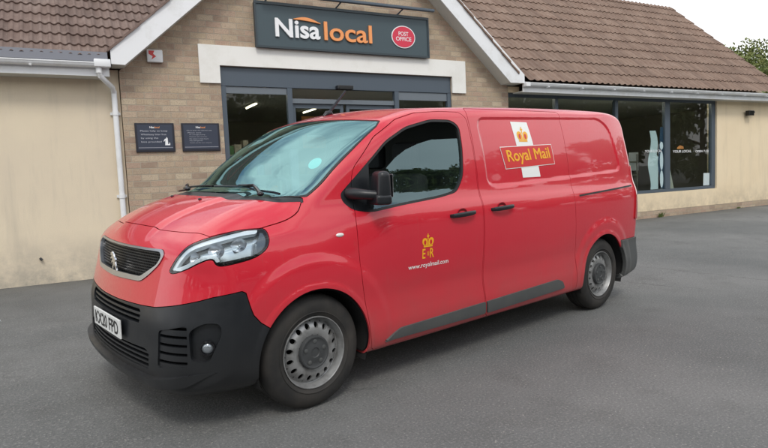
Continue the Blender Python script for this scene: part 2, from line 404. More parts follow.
def F(V):
    x, y, z = V[:, 0], V[:, 1], V[:, 2]; ay = np.abs(y)
    y2 = ay*ay
    front = sstep(x, .9, -.2)
    low = sstep(z, 1.06, .88)*sstep(x, .1, -.4)
    b = (.12+.08*sstep(x, -.3, .1))*sstep(x, 2.2, .9)*(1-low)+low*.14
    bb = .07*sstep(x, 3.0, 3.8)
    c = .055
    # bonnet creases: a raised centre plateau widening to the screen
    yc = .30+.16*sstep(x, -.7, 0.0)
    cr = .016*sstep(ay, yc-.045, yc+.03)*sstep(x, -.78, -.6)*sstep(x, .02, -.1)*sstep(z, .95, 1.08)
    y4 = np.maximum(ay-.55, 0)**2
    g = bic(x-b*y2-.25*low*y4+bb*y2, z+c*y2+cr)
    side = ay-Wfun(x, z)
    # pressed panels of the load bay
    e = poly_sd(x, z, EMB)
    side = side+.012*sstep(e, .004, -.022)*(x > 1)
    k = .09+.17*sstep(x, -.25, -.65)*sstep(z, 1.1, .8)+.12*sstep(x, .15, -.2)*sstep(z, 1.0, 1.1)
    k = k-.04*sstep(z, .6, .4)*sstep(x, -.3, .3)
    k = k-.045*sstep(x, 3.2, 3.7)*sstep(z, 1.6, 1.8)
    return smax(g, side, k)
def solve(anchor, target, n=22):
    """first surface point on the way from anchor (inside) to target (outside)"""
    lo = np.zeros(len(anchor)); hi = np.ones(len(anchor)); D = target-anchor
    for _ in range(6):
        m = (lo+hi)/2; f_ = F(anchor+D*m[:, None]); ins = f_ < 0
        lo = np.where(ins, m, lo); hi = np.where(ins, hi, m)
    flo = F(anchor+D*lo[:, None]); fhi = F(anchor+D*hi[:, None])
    for _ in range(7):
        m = lo+(hi-lo)*np.clip(flo/(flo-fhi+1e-15), .02, .98); f_ = F(anchor+D*m[:, None]); ins = f_ < 0
        lo = np.where(ins, m, lo); flo = np.where(ins, f_, flo)
        hi = np.where(ins, hi, m); fhi = np.where(ins, fhi, f_)
    m = lo+(hi-lo)*np.clip(flo/(flo-fhi+1e-15), 0, 1)
    return anchor+D*m[:, None]
def side_pt(x, z, sgn=-1, off=0.0):
    x = np.atleast_1d(np.asarray(x, float)); z = np.atleast_1d(np.asarray(z, float))
    A = np.stack([x, 0*x, z], -1); B = np.stack([x, 0*x+1.3*sgn, z], -1)
    P = solve(A, B); P[:, 1] += off*sgn; return P
def front_pt(y, z, off=0.0):
    y = np.atleast_1d(np.asarray(y, float)); z = np.atleast_1d(np.asarray(z, float))
    A = np.stack([0*y+.2, y, z], -1); B = np.stack([0*y-1.4, y, z], -1)
    P = solve(A, B); P[:, 0] -= off; return P
def grad(V, h=.004):
    g = np.zeros_like(V)
    for i in range(3):
        e = np.zeros(3); e[i] = h; g[:, i] = F(V+e)-F(V-e)
    return g/np.linalg.norm(g, axis=1)[:, None]
# ---------------------------------------------------------------- shell mesh of the van
def shell_mesh():
    """box-mapped grid projected onto F=0; returns V, T, N"""
    BX0, BX1, BY, BZ0, BZ1 = -1.25, 4.45, 1.35, -.05, 2.25
    C0 = np.array([-.40, -.50, .62]); C1 = np.array([3.75, .50, 1.45])
    def cells(a, b, h): n = max(2, int(round((b-a)/h))); return np.linspace(a, b, n+1)
    xs = cells(BX0, BX1, .0165); ys = cells(-BY, BY, .0180); zs = cells(BZ0, BZ1, .0155)
    Vs = []; Ts = []; off = 0
    def face(P, flip):
        nonlocal off
        nu, nv = P.shape[:2]; V = P.reshape(-1, 3)
        A = np.clip(V, C0, C1)
        # windscreen / bonnet: keep anchors inside the low nose
        lim = np.interp(A[:, 0], [-.6, -.1, .3, .8], [.85, 1.0, 1.25, 1.5]); A[:, 2] = np.minimum(A[:, 2], lim)
        S = solve(A, V)
        i, j = np.meshgrid(np.arange(nu-1), np.arange(nv-1), indexing='ij'); a = (i*nv+j).ravel(); b = a+nv; c = b+1; d = a+1
        q = np.stack([a, b, c, d], -1) if not flip else np.stack([a, d, c, b], -1)
        # split each quad along its shorter diagonal
        d1 = np.linalg.norm(S[q[:, 0]]-S[q[:, 2]], axis=1); d2 = np.linalg.norm(S[q[:, 1]]-S[q[:, 3]], axis=1)
        s = (d1 <= d2)
        t = np.vstack([q[s][:, [0,1,2]], q[s][:, [0,2,3]], q[~s][:, [0,1,3]], q[~s][:, [1,2,3]]])
        Vs.append(S); Ts.append(t+off); off += len(S)
    X, Z = np.meshgrid(xs, zs, indexing='ij')
    face(np.stack([X, 0*X-BY, Z], -1), False); face(np.stack([X, 0*X+BY, Z], -1), True)
    X, Y = np.meshgrid(xs, ys, indexing='ij')
    face(np.stack([X, Y, 0*X+BZ1], -1), False)
    face(np.stack([X, Y, 0*X+BZ0], -1)[::3, ::3], True)
    Y, Z = np.meshgrid(ys, zs, indexing='ij')
    face(np.stack([0*Y+BX0, Y, Z], -1), True); face(np.stack([0*Y+BX1, Y, Z], -1), False)
    V = np.vstack(Vs); T = np.vstack(Ts)
    key = np.round(V/2e-4).astype(np.int64); _, idx, inv = np.unique(key, axis=0, return_index=True, return_inverse=True)
    V = V[idx]; T = inv.ravel()[T]
    T = T[(T[:, 0] != T[:, 1]) & (T[:, 1] != T[:, 2]) & (T[:, 0] != T[:, 2])]
    N = grad(V)
    # consistent winding
    n = np.cross(V[T[:, 1]]-V[T[:, 0]], V[T[:, 2]]-V[T[:, 0]]); bad = (n*N[T[:, 0]]).sum(1) < 0
    T[bad] = T[bad][:, ::-1]
    return V, T, N
def clip(mesh, s, keep_neg=True):
    V, T, N = mesh
    if not keep_neg: s = -s
    s = np.where(np.abs(s) < 1e-7, 1e-7, s)
    ins = s < 0; cnt = ins[T].sum(1)
    full = T[cnt == 3]; part = T[(cnt == 1) | (cnt == 2)]
    out = [full]; E = {}; newV = []; newN = []
    base = len(V)
    if len(part):
        # rotate so that the odd vertex is first
        odd_in = ins[part].sum(1) == 1
        m = ins[part] == odd_in[:, None]; k = m.argmax(1)
        P = part[np.arange(len(part))[:, None], (k[:, None]+np.arange(3)) % 3]
        a, b, c = P.T
        def cut(p, q):
            lo = np.minimum(p, q); hi = np.maximum(p, q); return lo*base+hi
        kab = cut(a, b); kac = cut(a, c); uk, inv = np.unique(np.concatenate([kab, kac]), return_inverse=True)
        lo, hi = uk//base, uk % base; t = (s[lo]/(s[lo]-s[hi]))[:, None]
        NV = V[lo]*(1-t)+V[hi]*t; NN = N[lo]*(1-t)+N[hi]*t; NN /= np.linalg.norm(NN, axis=1)[:, None]
        iab = base+inv[:len(a)]; iac = base+inv[len(a):]
        o = odd_in
        out.append(np.stack([a[o], iab[o], iac[o]], -1))
        o = ~odd_in
        out.append(np.stack([iab[o], b[o], c[o]], -1)); out.append(np.stack([iab[o], c[o], iac[o]], -1))
        V = np.vstack([V, NV]); N = np.vstack([N, NN])
    T = np.vstack(out)
    if not len(T): return np.zeros((0, 3)), np.zeros((0, 3), int), np.zeros((0, 3))
    u, inv = np.unique(T, return_inverse=True)
    return V[u], inv.reshape(-1, 3), N[u]
def flange(mesh, depth):
    """return faces along every open edge, turned inwards by depth"""
    V, T, N = mesh
    e = np.vstack([T[:, [0,1]], T[:, [1,2]], T[:, [2,0]]]); n = len(V)
    k = e[:, 0]*n+e[:, 1]; kr = e[:, 1]*n+e[:, 0]; be = e[~np.isin(k, kr)]
    if not len(be): return np.zeros((0, 3)), np.zeros((0, 4), int), np.zeros((0, 3))
    u, inv = np.unique(be, return_inverse=True); be = inv.reshape(-1, 2); m = len(u)
    A = V[u]; B = A-N[u]*depth
    d = A[be[:, 1]]-A[be[:, 0]]; nn_ = np.zeros((m, 3)); fn = np.cross(d, N[u][be[:, 0]])
    np.add.at(nn_, be[:, 0], fn); np.add.at(nn_, be[:, 1], fn); nn_ /= np.linalg.norm(nn_, axis=1)[:, None]+1e-12
    Q = np.stack([be[:, 1], be[:, 0], be[:, 0]+m, be[:, 1]+m], -1)
    return np.vstack([A, B]), Q, np.vstack([nn_, nn_])
def pieces(mesh):
    V, T, N = mesh; lab = np.arange(len(V))
    while True:
        m = lab[T].min(1); new = lab.copy()
        for k in range(3): np.minimum.at(new, T[:, k], m)
        new = new[new]
        if (new == lab).all(): break
        lab = new
    out = []
    for l in np.unique(lab[T[:, 0]]):
        t = T[lab[T[:, 0]] == l]; u, inv = np.unique(t, return_inverse=True)
        if len(t) > 6: out.append((V[u], inv.reshape(-1, 3), N[u]))
    return out
def skins(name, mesh, *a):
    r = [skin(name, p, *a) for p in pieces(mesh)] if len(mesh[1]) else []
    return r[0] if r else None
def skin(name, mesh, material, parent, off=0., depth=.014):
    """a pressed panel: the surface patch moved by off, with turned-in edges"""
    V, T, N = mesh
    if len(T) == 0: return None
    V = V+N*off; Vs, Ns, Fs = [V], [N], [tuple(t) for t in T]
    if depth:
        fv, fq, fn = flange((V, T, N), depth)
        if len(fv): Fs += [tuple(q+len(V)) for q in fq]; Vs.append(fv); Ns.append(fn)
    return from_arrays(name, np.vstack(Vs), Fs, material, parent, True, np.vstack(Ns))

VAN = empty('delivery_van')
tag(VAN, 'red postal delivery van with a black front bumper parked in front of the shop', 'van')
_th = R(1.5); _O = Matrix.Translation((0, -.92, 0))
VAN.matrix_world = Matrix.Translation((.9807, 4.0891, 0)) @ Matrix.Rotation(R(12.913), 4, 'Z') @ _O @ Matrix.Rotation(_th, 4, 'X') @ _O.inverted()

S0 = shell_mesh()
def u_of(V): return (V[:, 0]+np.abs(V[:, 1]))*.70711
def s_arch(V, grow=0):
    s = np.full(len(V), 9.)
    for cx in ARX:
        s = np.minimum(s, np.hypot(V[:, 0]-cx, V[:, 2]-ARZ)-ARR-grow)
    return s
BUMP = [(-1.2,.690),(-.50,.690),(-.27,.696),(-.15,.703),(.024,.733),(.134,.754),(.20,.769),(.335,.787),(.352,.774),(.366,.715),(.384,.650),(.415,.600),(.46,.56),(.75,.3),(.75,-1),(-1.2,-1)]
LAMP = catmull([(-.057,.896),(-.035,.935),(.003,.984),(.045,1.027),(.115,1.059),(.243,1.090),(.345,1.106),(.395,1.104),(.428,1.085),(.449,1.040),(.440,.993),(.397,.957),(.318,.937),(.235,.930),(.218,.940),(.205,.962),(.185,.965),(.134,.948),(.053,.912),(-.038,.888)], 6, True)
GOUT = round_poly([(-.550,1.003),(0,1.000),(.550,1.003),(.583,.976),(.553,.925),(.470,.864),(.385,.818),(0,.806),(-.385,.818),(-.470,.864),(-.553,.925),(-.583,.976)], .03)
GIN = round_poly([(-.53,.990),(0,.988),(.53,.990),(.560,.966),(.528,.922),(.455,.885),(.372,.845),(0,.838),(-.372,.845),(-.455,.885),(-.528,.922),(-.560,.966)], .02)
HOODP = catmull([(0,-.668),(.20,-.662),(.40,-.640),(.60,-.600),(.770,-.548)], 6).tolist()+[(.800,-.46),(.846,-.285)]+catmull([(.846,-.25),(.846,-.18),(.843,-.09),(.834,-.025),(.812,.012)], 5).tolist()+catmull([(.79,-.03),(.71,-.135),(.60,-.20),(.44,-.262),(.20,-.305),(0,-.315)], 6).tolist()
HOODP = HOODP+[(-a, b) for a, b in HOODP[::-1]]
WSP = catmull([(0,-.235),(.25,-.225),(.48,-.180),(.66,-.100),(.775,-.005)], 6).tolist()+catmull([(.808,.05),(.815,.14),(.816,.25),(.813,.40),(.800,.53),(.785,.63)], 5).tolist()+catmull([(.755,.690),(.60,.655),(.35,.618),(0,.600)], 6).tolist()
WSP = WSP+[(-a, b) for a, b in WSP[::-1]]
COWL = [(0,-.33),(.44,-.27),(.71,-.15),(.80,-.04),(.822,.02),(.800,.03),(.775,-.002),(.66,-.09),(.48,-.17),(.25,-.215),(0,-.225)]
COWL = COWL+[(-a, b) for a, b in COWL[::-1]]
WIN = round_poly([(.262,1.262),(.272,1.215),(.33,1.160),(.45,1.138),(.70,1.166),(1.08,1.196),(1.27,1.225),(1.355,1.330),(1.385,1.52),(1.395,1.70),(1.315,1.745),(1.10,1.742),(.846,1.684),(.647,1.588),(.47,1.44)], .05, 5)
DOOR = round_poly([(.41,.262),(.398,.33),(.378,.46),(.335,.733),(.326,.95),(.332,1.08),(.346,1.2),(.350,1.345),(.373,1.418),(.565,1.612),(.786,1.733),(.98,1.785),(1.241,1.806),(1.44,1.806),(1.492,1.76),(1.500,1.5),(1.500,.55),(1.520,.40),(1.535,.262)], .03, 4)
SLIDE = round_poly([(1.546,.262),(1.531,.40),(1.511,.55),(1.511,1.78),(1.53,1.842),(2.765,1.858),(2.770,1.35),(2.748,1.1),(2.775,.75),(2.80,.262)], .02, 4)
Vx = lambda m: m[0][:, 0]
def take(mesh, sfun, gap=.0022):
    """split a patch: (inside by more than gap, outside by more than gap)"""
    s = sfun(mesh[0]); return clip(mesh, s+gap), clip(mesh, s-gap, False)
def lim(s, *conds):
    for c in conds: s = np.maximum(s, c)
    return s
f_bump = lambda V: lim(poly_sd(u_of(V), V[:, 2], BUMP), V[:, 0]-.2)
def f_lamp(sg): return lambda V: lim(poly_sd(u_of(V), V[:, 2], LAMP), .3-sg*V[:, 1], V[:, 0]-.1)
f_gout = lambda V: lim(poly_sd(V[:, 1], V[:, 2], GOUT), V[:, 0]+.5)
f_gin = lambda V: lim(poly_sd(V[:, 1], V[:, 2], GIN), V[:, 0]+.5)
f_hood = lambda V: lim(poly_sd(V[:, 1], V[:, 0], HOODP), 1.0-V[:, 2])
f_ws = lambda V: lim(poly_sd(V[:, 1], V[:, 0], WSP), 1.2-V[:, 2])
f_cowl = lambda V: lim(poly_sd(V[:, 1], V[:, 0], COWL), 1.15-V[:, 2])
def f_side(P, sg): return lambda V: lim(poly_sd(V[:, 0], V[:, 2], P), .55-sg*V[:, 1])
# dark inner skin seen through the shut lines
m = S0; V = m[0]
s = s_arch(V, -.012)
for f in (f_gout, f_ws, f_lamp(1), f_lamp(-1), f_side(WIN, 1), f_side(WIN, -1)): s = np.minimum(s, f(V)+.012)
s = np.minimum(s, f_bump(V)+.02)
skin('inner_shell', clip(m, s, False), M['dark'], VAN, -.016, 0)
body = clip(S0, s_arch(S0[0]), False)
bumper, body = take(body, f_bump)
hood, body = take(body, f_hood)
cowl, body = take(body, f_cowl, .0005)
ws, body = take(body, f_ws, .0015)
lamps = {}
for sg in (-1, 1): lamps[sg], body = take(body, f_lamp(sg), .002)
grl, body = take(body, f_gout, .001)
doors = {}
for sg in (-1, 1):
    wn, body = take(body, f_side(WIN, sg), .0008)
    d, body = take(body, f_side(DOOR, sg)); sl, body = take(body, f_side(SLIDE, sg))
    doors[sg] = (wn, d, sl)
# rear end
TG = round_poly([(-.72,.62),(.72,.62),(.80,1.2),(.74,1.72),(.66,1.80),(-.66,1.80),(-.74,1.72),(-.80,1.2)], .06)
tg, body = take(body, lambda V: lim(poly_sd(V[:, 1], V[:, 2], TG), 3.8-V[:, 0]))
TL = round_poly([(.815,.82),(.97,.82),(1.0,1.34),(.80,1.36)], .03)
tls = {}
for sg in (-1, 1): tls[sg], body = take(body, (lambda sg: lambda V: lim(poly_sd(sg*V[:, 1], V[:, 2], TL), 3.905+.05*(V[:, 2]-1.0)-V[:, 0]))(sg), .001)
RB = [(3.60,.635),(5,.625),(5,-1),(3.6,-1)]
rb, body = take(body, lambda V: poly_sd(V[:, 0], V[:, 2], RB))
skin('body', body, M['paint'], VAN)
b_ = skin('bonnet', hood, M['paint'], VAN)
skin('scuttle_panel', cowl, M['black_plastic'], VAN, -.006)
for k, sg in enumerate((-1, 1)):
    half = clip(tg, .003-sg*tg[0][:, 1])
    rd = skin('rear_door', half, M['paint'], VAN)
    hb = MB(); hb.box(4.072, 4.105, min(sg*.06, sg*.18), max(sg*.06, sg*.18), .98, 1.01, .006); hb.build('handle', M['black_plastic'], rd)
    skin('tail_lamp', tls[sg], M['red_lens'], VAN, .010, .03)
skin('rear_bumper', rb, M['trim_plastic'], VAN, .016, .04)
# windscreen
s = f_ws(ws[0])
gw = skin('windscreen', clip(ws, s+.012), M['windscreen'], VAN, -.004, 0)
skin('seal', clip(ws, s+.012, False), M['rubber'], gw, -.003, .01)
# grille
s = f_gin(grl[0]); gframe = clip(grl, s, False)
gr = skin('grille', clip(grl, s+.0), M['dark'], VAN, -.045, 0)
skin('grille_frame', gframe, M['satin'], gr, .006, .05)
mb = MB()
cell = .026
g0 = clip(grl, s+.004)
bars = []
Vg = g0[0]
fa = np.abs(((Vg[:, 2]-.842)/cell) % 1-.5)*cell-.5*cell+.0032      # horizontal bars
GI = np.array(GIN)
for kind in (0, 1):
    mb = MB()
    vals = np.arange(.858, .990, .0150) if kind == 0 else np.arange(-.546, .55, .0210)
    for q in vals:
        run = np.linspace(-.56, .56, 113) if kind == 0 else np.linspace(.845, .992, 22)
        yy = run if kind == 0 else np.full(len(run), q); zz = np.full(len(run), q) if kind == 0 else run
        ok = poly_sd(yy, zz, GI) < .004; yy, zz = yy[ok], zz[ok]
        if len(yy) < 3: continue
        P = front_pt(yy, zz, -.016-(.004 if kind else 0)); h = .0030 if kind == 0 else .0026; n = len(P); V = []
        for (dx, dw) in ((0, -h), (0, h), (.014, h), (.014, -h)):
            for p in P: V.append((p[0]+dx, p[1]+(dw if kind else 0), p[2]+(0 if kind else dw)))
        mb.add(V, [(a_*n+j, a_*n+j+1, ((a_+1) % 4)*n+j+1, ((a_+1) % 4)*n+j) for a_ in range(4) for j in range(n-1)])
    mb.build('mesh_bars', M['black_plastic'], gr)
# rampant lion badge, cut as one chrome plate
LION = [(-.022,.052),(-.030,.045),(-.033,.034),(-.026,.030),(-.020,.033),(-.020,.026),(-.030,.022),(-.038,.012),(-.034,.006),(-.026,.012),(-.016,.014),(-.014,.004),
        (-.026,-.004),(-.031,-.016),(-.025,-.018),(-.018,-.009),(-.008,-.010),(-.012,-.026),(-.022,-.040),(-.024,-.052),(-.012,-.052),(-.004,-.036),(.004,-.022),
        (.012,-.034),(.018,-.048),(.026,-.058),(.036,-.056),(.030,-.044),(.026,-.028),(.020,-.010),(.014,.006),(.022,.000),(.030,.010),(.024,.020),(.027,.006),(.018,.014),(.010,.026),(.006,.040),(-.004,.050),(-.014,.054)]
def lion(parent):
    lz = .898; mb = MB(); P = [(-a*1.45, lz+b*.98) for a, b in LION]
    x = front_pt([0], [lz])[0][0]
    P3 = P[::-1]; mb.prism(P3, 'x', x-.026, x-.018); mb.build('badge', M['chrome'], parent)
lion(gr)
# headlamps
for sg in (-1, 1):
    L = lamps[sg]; f = f_lamp(sg); hl = skin('headlight', L, M['lens'], VAN, .001, 0)
    V = L[0]; s = f(V); u, z = u_of(V), V[:, 2]
    skin('housing', clip(L, s+.003), M['lamp_silver'], hl, -.050, 0)
    skin('bezel', clip(L, s+.004, False), M['gloss_black'], hl, -.0005, .045)
    low = z-(.915+.17*(u+.05)-.02)
    # silver reflector chamber
    inner = clip(L, lim(s+.008, z-(.912+.135*(u+.03)))); skins('lower_mask', inner, M['gloss_black'], hl, -.012, .03)
    inner = clip(L, lim(s+.008, .400-u)); skins('end_mask', inner, mat('lamp_smoke', (.10,.12,.14), .2, .5), hl, -.016, .03)
    # light guide that runs up the nose side and along the top edge
    top = np.maximum(s+.006, -(s+.026)); top = np.maximum(top, -(z-(.905+.42*np.maximum(u-.12, 0)+.0*u)))
    top = np.maximum(top, u-.385)
    skins('light_guide', clip(L, top), M['lamp_light'], hl, -.010, .022)
    for (uu, zz, r) in ((.100, .972, .034), (.215, 1.018, .042), (.318, 1.040, .038)):
        d = (u-uu)**2+(z-zz)**2; p = V[d.argmin()]; n = L[2][d.argmin()]; n_ = (Vector(n)*.6+Vector((-1, 0, 0))*.6).normalized(); t_ = n_.cross(Vector((0,0,1))).normalized(); w_ = t_.cross(n_); c = Vector(p-n*.022); kk = 22
        mb = MB(); A = [tuple(c+n_*h+(t_*math.cos(2*math.pi*j/kk)*1.25+w_*math.sin(2*math.pi*j/kk))*q) for q, h in ((r, .0), (r*.97, -.002), (r*.8, -.014), (r*.5, -.024), (r*.2, -.028)) for j in range(kk)]
        mb.add(A, [(a_*kk+j, a_*kk+(j+1) % kk, (a_+1)*kk+(j+1) % kk, (a_+1)*kk+j) for a_ in range(4) for j in range(kk)]+[tuple(4*kk+j for j in range(kk))]); mb.build('reflector_bowl', M['satin'], hl, True)
        mb = MB(); mb.ball(tuple(c-n_*.016), r*.28, 12, 8); mb.build('bulb', M['bulb'], hl, True)
# front bumper with its openings
UPS = round_poly([(-.55,.672),(.40,.672),(.425,.655),(.43,.600),(-.55,.600)], .012)
def sym(V): return np.abs(V[:, 1])
UP = round_poly([(-.60,.676),(.42,.682),(.45,.66),(.44,.598),(-.6,.590)], .012)
LO = round_poly([(-.60,.455),(.50,.468),(.54,.45),(.53,.355),(-.60,.350)], .015)
SI = round_poly([(-.115,.590),(.065,.628),(.060,.412),(-.135,.385)], .02)       # (u, z)
FP = round_poly([(.075,.600),(.155,.640),(.235,.632),(.240,.570),(.195,.480),(.172,.430),(.080,.440)], .03)
h_up = lambda V: lim(poly_sd(sym(V), V[:, 2], UP), V[:, 0]+.5)
h_lo = lambda V: lim(poly_sd(sym(V), V[:, 2], LO), V[:, 0]+.5)
h_si = lambda V: lim(poly_sd(u_of(V), V[:, 2], SI), .3-np.abs(V[:, 1]))
h_fp = lambda V: lim(poly_sd(u_of(V), V[:, 2], FP), .3-np.abs(V[:, 1]))
up, bumper = take(bumper, h_up, 0); lo, bumper = take(bumper, h_lo, 0); si, bumper = take(bumper, h_si, 0); fp, bumper = take(bumper, h_fp, 0)
bp_ = skins('front_bumper', bumper, M['black_plastic'], VAN, 0, .05)
def slats(name, patch, pitch, duty, off, ph=0):
    z = patch[0][:, 2]; return skins(name, clip(patch, (np.abs((z/pitch+ph+.5) % 1-.5)-duty/2)*pitch), M['black_plastic'], bp_, off, .03)
for nm, pt, pitch, duty, ph in (('upper_intake', up, .030, .45, .3), ('lower_intake', lo, .028, .42, .1), ('side_intake', si, .046, .66, .25)):
    skins(nm, pt, M['dark'], bp_, -.05, 0); slats('slat', pt, pitch, duty, -.008, ph)
for sg in (-1, 1):
    h = clip(fp, -sg*fp[0][:, 1]); skin('fog_lamp_pod', h, M['black_plastic'], bp_, -.035, .0)
    V = fp[0]; d = (u_of(V)-.165)**2+(V[:, 2]-.505)**2+10*(np.sign(V[:, 1]) != sg); p = V[d.argmin()]; n = fp[2][d.argmin()]
    mb = MB(); c = p-n*.032; n_ = Vector(n); t = n_.cross(Vector((0,0,1))).normalized(); w = t.cross(n_)
    def ring(r, h, k=20): return [tuple(Vector(c)+n_*h+(t*math.cos(2*math.pi*j/k)+w*math.sin(2*math.pi*j/k))*r) for j in range(k)]
    A = [ring(.040, 0), ring(.040, .020), ring(.033, .022), ring(.031, .010)]; k = 20
    mb.add(sum(A, []), [(a*k+j, a*k+(j+1) % k, (a+1)*k+(j+1) % k, (a+1)*k+j) for a in range(3) for j in range(k)]); fl = mb.build('fog_lamp', M['gloss_black'], bp_, True)
    mb = MB(); A = [ring(.031, .008), ring(.026, .016), ring(.015, .021), ring(.004, .023)]
    mb.add(sum(A, []), [(a*k+j, a*k+(j+1) % k, (a+1)*k+(j+1) % k, (a+1)*k+j) for a in range(3) for j in range(k)]+[tuple(3*k+j for j in range(k))]); mb.build('fog_lamp_lens', M['bulb'], bp_, True)
# splitter lip
V = S0[0]; uu = u_of(V)
lipm = clip(S0, lim(V[:, 0]+.3, uu-.23, -(V[:, 2]-(.285+.030*sstep(uu, -.2, .2)+.058*sstep(uu, .02, .23))), V[:, 2]-(.322+.052*sstep(uu, -.25, .15))))
_V, _T, _N = lipm; _V = _V+_N*(.032*sstep(u_of(_V), .23, -.12))[:, None]; skin('splitter_lip', (_V, _T, _N), M['black_plastic'], bp_, .003, .075)
# number plate
pl = MB(); pl.box(-.890, -.880, -.26, .26, .477, .588, .003); plate = pl.build('number_plate', M['plate_white'], VAN)
TV, TF = text_arrays('KX20 FPD', 1, .022, .001, width=.455, height=.079)
me_V = [(-.8905-(v[2] > 0)*.0006, -v[0], .493+v[1]) for v in TV]; from_arrays('lettering', me_V, [f[::-1] for f in TF], M['plate_black'], plate)
pm = MB(); pm.box(-.880, -.835, -.20, .20, .49, .575); pm.build('plate_mount', M['black_plastic'], plate)
# doors and glazing
SHIFT = [(x+.0, z-.128) for x, z in WIN]
STRIP = round_poly([(.505,.302),(.655,.366),(1.51,.386),(2.49,.412),(2.56,.385),(2.60,.322),(1.57,.298)], .018)
for sg in (-1, 1):
    wn, d, sl = doors[sg]
    door = skin('front_door', d, M['paint'], VAN, 0, .02)
    slid = skin('sliding_door', sl, M['paint'], VAN, 0, .02)
    V = wn[0]; x, z = V[:, 0], V[:, 2]; s = f_side(WIN, sg)(V); sd = poly_sd(x, z, DOOR)
    sail_x = .462+(z-1.14)*.10
    skin('sail_trim', clip(wn, -sd+.002), M['black_plastic'], VAN, -.002, .01)
    on = clip(wn, sd+.002); V = on[0]; x, z = V[:, 0], V[:, 2]; s = f_side(WIN, sg)(V); sail_x = .462+(z-1.14)*.10
    skin('sail_trim', clip(on, x-sail_x), M['black_plastic'], door, -.002, .01)
    rest = clip(on, x-sail_x, False); s = f_side(WIN, sg)(rest[0])
    skin('window_seal', clip(rest, s+.016, False), M['rubber'], door, -.003, .02)
    pane = clip(rest, s+.014)
    if sg < 0:
        V = pane[0]; top = poly_sd(V[:, 0], V[:, 2], [(.2,1.0),(1.6,1.0),(1.6,1.62),(1.34,1.612),(1.089,1.602),(.95,1.572),(.821,1.530),(.72,1.478),(.641,1.418),(.565,1.337),(.46,1.22)])
        pane = clip(pane, top)
    skin('side_window', pane, M['sideglass'], door, -.014, 0)
    # rub strips
    for part_, par in ((d, door), (sl, slid)):
        V = part_[0]; st = lim(poly_sd(V[:, 0], V[:, 2], STRIP), -sg*V[:, 1])
        ds = poly_sd(V[:, 0], V[:, 2], DOOR if par is door else SLIDE)
        skins('rub_strip', clip(part_, np.maximum(st, ds+.006)), M['trim_plastic'], par, .014, .02)
    # handles with their finger dish
    for (hx, hz), par in (((1.268,1.070),door), ((1.722,1.085),slid)):
        a = side_pt([hx], [hz], sg)[0]; y = a[1]
        mb = MB()
        V = []; k = 12
        prof = [(-.130,.0,.010),(-.118,.024,.015),(-.07,.034,.017),(.0,.038,.0175),(.07,.036,.017),(.112,.026,.014),(.128,.004,.010)]
        mb = MB(); rings = []
        for (dx, out, r) in prof:
            rings += [(hx+dx, y+sg*(out+r*.55*math.cos(2*math.pi*j/k)), hz+.006*(dx/.13)+r*math.sin(2*math.pi*j/k)) for j in range(k)]
        Fh = [(a_*k+j, a_*k+(j+1) % k, (a_+1)*k+(j+1) % k, (a_+1)*k+j) for a_ in range(len(prof)-1) for j in range(k)]+[tuple(range(k)), tuple((len(prof)-1)*k+j for j in range(k))]
        mb.add(rings, Fh); h_ = mb.build('door_handle', M['black_plastic'], par, True)
        # dish: a shallow cup behind the grip, its shade painted in as darker red
        mb = MB(); P = []
        ra = [(0,-.004),(.55,-.003),(.85,.0005),(1,.0025)]
        for fr, out in ra: P += [(hx+.052*fr*math.cos(2*math.pi*j/20), y+sg*(out), hz+.004+.036*fr*math.sin(2*math.pi*j/20)) for j in range(20)]
        mb.add(P, [(a_*20+j, a_*20+(j+1) % 20, (a_+1)*20+(j+1) % 20, (a_+1)*20+j) for a_ in range(3) for j in range(20)]); mb.build('finger_dish', M['red_shaded'], par, True)
    # side repeater
    a = side_pt([.205], [1.021], sg)[0]; mb = MB(); mb.ball((a[0], a[1]-sg*.001, a[2]), (.030,.010,.013), 16, 8); mb.build('side_repeater', M['white_lens'], VAN, True)
# ---------------------------------------------------------------- livery
def decal(name, pts2, faces, material, parent, off, sg=-1):
    """(x, z) outline laid on the near side"""
    P = np.asarray(pts2, float); S = side_pt(P[:, 0], P[:, 1], sg, off); return from_arrays(name, S, faces, material, parent)
def quad_grid(c00, c10, c11, c01, nx, nz):
    c = [np.array(q, float) for q in (c00, c10, c11, c01)]; P = []
    for i in range(nx+1):
        for j in range(nz+1):
            a, b = i/nx, j/nz; P.append((1-a)*(1-b)*c[0]+a*(1-b)*c[1]+a*b*c[2]+(1-a)*b*c[3])
    F_ = [(i*(nz+1)+j, (i+1)*(nz+1)+j, (i+1)*(nz+1)+j+1, i*(nz+1)+j+1) for i in range(nx) for j in range(nz)]
    return P, F_
nd, ns_ = None, None
near_slide = [c for c in VAN.children if c.name.startswith('sliding_door')][0]; near_door = [c for c in VAN.children if c.name.startswith('front_door')][0]
P, F_ = quad_grid((2.085,1.30),(2.330,1.30),(2.258,1.752),(2.035,1.752), 4, 14); cr = decal('logo_cross', P, F_, M['white_vinyl'], near_slide, .0015)
def cross_x(z): return 2.0 + 0
P, F_ = quad_grid((1.870,1.372),(2.560,1.400),(2.545,1.572),(1.832,1.548), 14, 6); decal('logo_panel', P, F_, M['white_vinyl'], near_slide, .0030)
P, F_ = quad_grid((1.875,1.377),(2.554,1.405),(2.540,1.567),(1.838,1.543), 14, 6); decal('logo_panel_red', P, F_, M['sign_red'], near_slide, .0042)
TV, TF = text_arrays('Royal Mail', 1, 0., 0, width=1, height=1)
P = []
for v in TV:
    a = v[0]+.5; b = v[1]; lo_ = np.array((1.922,1.402)); w = np.array((.585,.024)); h = np.array((-.020,.118)); P.append(lo_+w*a+h*b)
PP, FF, OO = [], [], []
